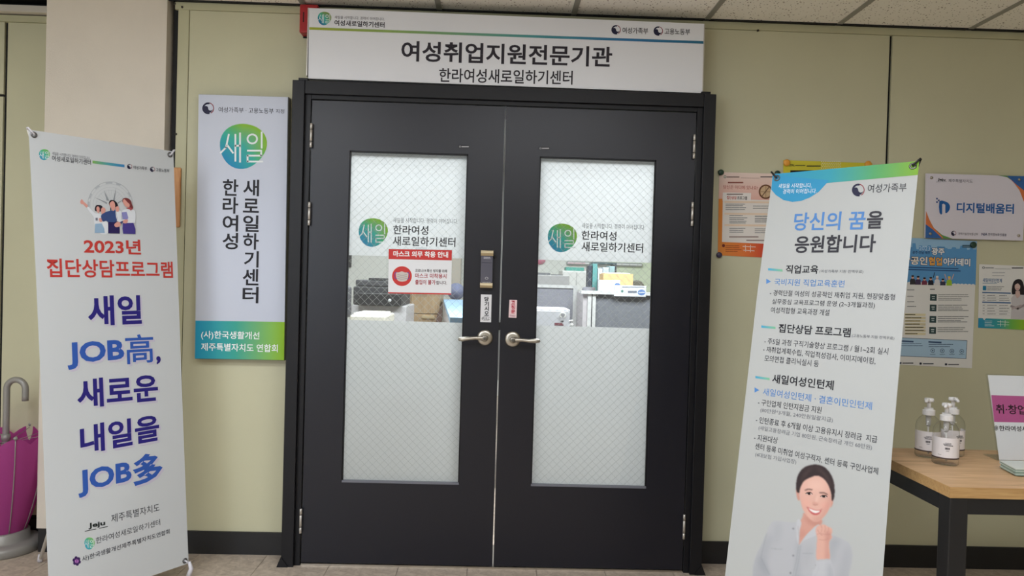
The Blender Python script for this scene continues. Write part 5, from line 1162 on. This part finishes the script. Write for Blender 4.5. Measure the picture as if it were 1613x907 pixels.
for u0, v0, u1, v1, cc, nm, lb_ in ((926, 418, 931.5, 0, (60, 66, 80), 'binder', 'dark slim binder leftmost on the desk, right glass'), (932.5, 415.5, 940, 0, (96, 158, 160), 'binder', 'teal binder next to the dark binder, right glass'), (940.5, 423, 948, 0, (206, 214, 226), 'binder', 'white-blue binder right of the teal binder, right glass'), (948.5, 421, 958, 0, (190, 202, 214), 'binder', 'pale blue binder behind the tan box, right glass'), (958.5, 419, 967, 0, (150, 178, 184), 'binder', 'grey-green binder behind the tan box, right glass')):
    A_, B_ = at_y(u0, v0, yb), at_y(u1, v0, yb); o = box(nm, A_.x, B_.x-0.001, yb-0.05, yb+0.09, zb_, A_.z, G('binder_%d_%d' % (u0, cc[0]), *cc), None, 0.002); tag(o, lb_, 'binder', 'binders on the office desk')
# shelf rack behind
t = thing('grey_rack', 'dark topped rack behind the binders, right glass', 'shelf'); A_, B_ = at_y(931, 413, 2.5), at_y(968, 421, 2.5)
box('rack_top', A_.x, B_.x, 2.4, 2.6, B_.z+0.02, A_.z, G('rack_dark', 84, 100, 104), t); each_box('rack_post', [(A_.x, A_.x+0.02, 2.4, 2.6, 0, B_.z+0.02), (B_.x-0.02, B_.x, 2.4, 2.6, 0, B_.z+0.02)], M_dkg, t); each_box('rack_shelf', [(A_.x, B_.x, 2.4, 2.6, 0.6, 0.62), (A_.x, B_.x, 2.4, 2.6, 0.3, 0.32)], M_dkg, t)
# phone / tape roll
p = at_y(927.5, 445, 1.9); o = lathe('desk_speaker', [(0.0, -0.045), (0.024, -0.045), (0.03, -0.03), (0.03, 0.045), (0.0, 0.045)], (0, 0, 0), G('speaker_grey', 120, 120, 130), None, 20, M=Matrix.Translation((p.x, p.y, zb_+0.031)) @ Matrix.Rotation(R_(90), 4, 'Y')); tag(o, 'grey round tube lying on the desk, right glass', 'speaker')
# hanging name board on far wall
t = thing('wall_board', 'long white rounded board on the far office wall, right glass', 'board'); A_, B_ = at_y(893, 411, 4.55), at_y(1013, 420.5, 4.55)
box('board_panel', A_.x, B_.x, 4.57, 4.6, B_.z, A_.z, G('board_grey', 170, 172, 176), t, 0.01); box('board_face', A_.x+0.012, B_.x-0.012, 4.562, 4.57, B_.z+0.014, A_.z-0.012, M_white, t, 0.003)
C2 = at_y(922, 415, 4.55); box('pink_section', A_.x+0.014, C2.x, 4.560, 4.562, B_.z+0.015, A_.z-0.013, G('pale_pink', 232, 206, 216), t)
A_, B_ = at_y(892, 420.5, 3.9), at_y(920, 427, 3.9); o = box('teal_box', A_.x, B_.x, 3.9, 4.1, B_.z, A_.z, G('teal', 84, 160, 150), None, 0.003); tag(o, 'teal flat box on the far white cabinet, right glass', 'box')
c_, d__ = at_y(886, 427, 3.85), at_y(930, 440, 3.85); t = thing('white_cabinet', 'low white cabinet below the teal box, right glass', 'cabinet'); box('carcass', c_.x, d__.x, 3.86, 4.3, 0, B_.z-0.0005, G('cabinet_white', 222, 222, 222), t, 0.003)
for k in (0, 1):
    w2 = (d__.x-c_.x)/2; d_ = box('door', c_.x+k*w2+0.004, c_.x+(k+1)*w2-0.004, 3.845, 3.859, 0.05, B_.z-0.01, G('cabinet_door', 216, 216, 216), t, 0.002); box('pull', c_.x+w2-0.03+k*0.05, c_.x+w2-0.02+k*0.05, 3.83, 3.844, B_.z-0.3, B_.z-0.18, M_alu, d_)
# grey cabinet above left partition with things on it
A_, B_ = at_y(800, 431.5, 3.0), at_y(897, 450, 3.0); t = thing('filing_cabinet', 'light grey filing cabinet behind the left partition, right glass', 'cabinet'); box('carcass', A_.x, B_.x, 3.0, 3.45, 0, A_.z, M_lt, t, 0.004); 
for k in range(3): d_ = box('drawer', A_.x+0.01, B_.x-0.01, 2.985, 2.999, 0.03+k*0.38, 0.39+k*0.38, G('drawer_front', 204, 202, 204), t, 0.003); box('pull', (A_.x+B_.x)/2-0.06, (A_.x+B_.x)/2+0.06, 2.97, 2.984, 0.3+k*0.38, 0.315+k*0.38, M_alu, d_)
zc = A_.z
for u0, u1, v, lb_ in ((842, 867, 428, 'grey tray lying left on the filing cabinet, right glass'), (871, 887, 430, 'thin dark folder right on the filing cabinet, right glass')):
    o = box('desk_tray', at_y(u0, v, 3.05).x, at_y(u1, v, 3.05).x, 3.05, 3.3, zc, zc+(0.02 if v == 428 else 0.008), G('tray_grey', 120, 122, 128)); tag(o, lb_, 'tray')
# pink balloon-like shade on the far wall
p = at_y(851, 408, 4.59); o = lathe('pink_paper_fan', [(0, 0), (0.058, 0), (0.058, 0.012), (0, 0.02)], (0, 0, 0), G('pink_paper', 232, 150, 176, 0.7), None, 24, M=Matrix.Translation((p.x, 4.597, p.z)) @ Matrix.Rotation(R_(90), 4, 'X')); tag(o, 'round pink paper decoration on the far wall, right glass', 'decoration')
# white tower case, hooks and small pump bottle near the glass
t = thing('white_locker', 'low white metal locker at the lower left of the right glass', 'locker'); A_, B_ = at_y(790, 484.5, 1.1), at_y(897, 516, 1.1); box('case', A_.x, B_.x, 1.1, 1.45, 0, A_.z, G('locker_white', 206, 206, 212), t, 0.004)
d_ = box('door', (A_.x+B_.x)/2, B_.x-0.01, 1.088, 1.099, 0.03, A_.z-0.012, G('locker_door', 200, 200, 206), t, 0.002)
pr = Print(wall_surf(1.0875)); pr.bars(874, 888, [509.5, 511.5], 2.2, (130, 80, 90), rag=.2); pr.bars(884, 888, [506], 2, (60, 60, 70)); pr.build('door_sticker', d_)
hk_ = at_y(886.5, 496.5, 1.083); bm = bmesh.new(); bmtube(bm, [(hk_.x+0.016*math.cos(a), 1.083, hk_.z+0.016*math.sin(a)) for a in [R_(-60+300*k/14) for k in range(15)]], 0.0028, 6); link_bm('hook', bm, M_offwhite, d_, True)
A2 = at_y(900, 513, 0.95); st_z = 0.93
t = thing('small_stand', 'narrow white stand carrying the small pump bottle, right glass', 'stand'); box('stand_top', A2.x-0.05, A2.x+0.05, 0.9, 1.0, 0.90, 0.92, M_white, t); tube('stand_post', [(A2.x, 0.95, 0.02), (A2.x, 0.95, 0.9)], 0.012, M_white, t); box('stand_foot', A2.x-0.09, A2.x+0.09, 0.87, 1.03, 0, 0.02, M_white, t)
b4 = dup(bt, 'small white pump bottle in front of the locker, right glass'); del b4['group']; b4.name = 'pump_bottle'; b4.location = (A2.x, 0.95, 0.92); b4.scale = (0.62, 0.62, 0.62)
A_ = None
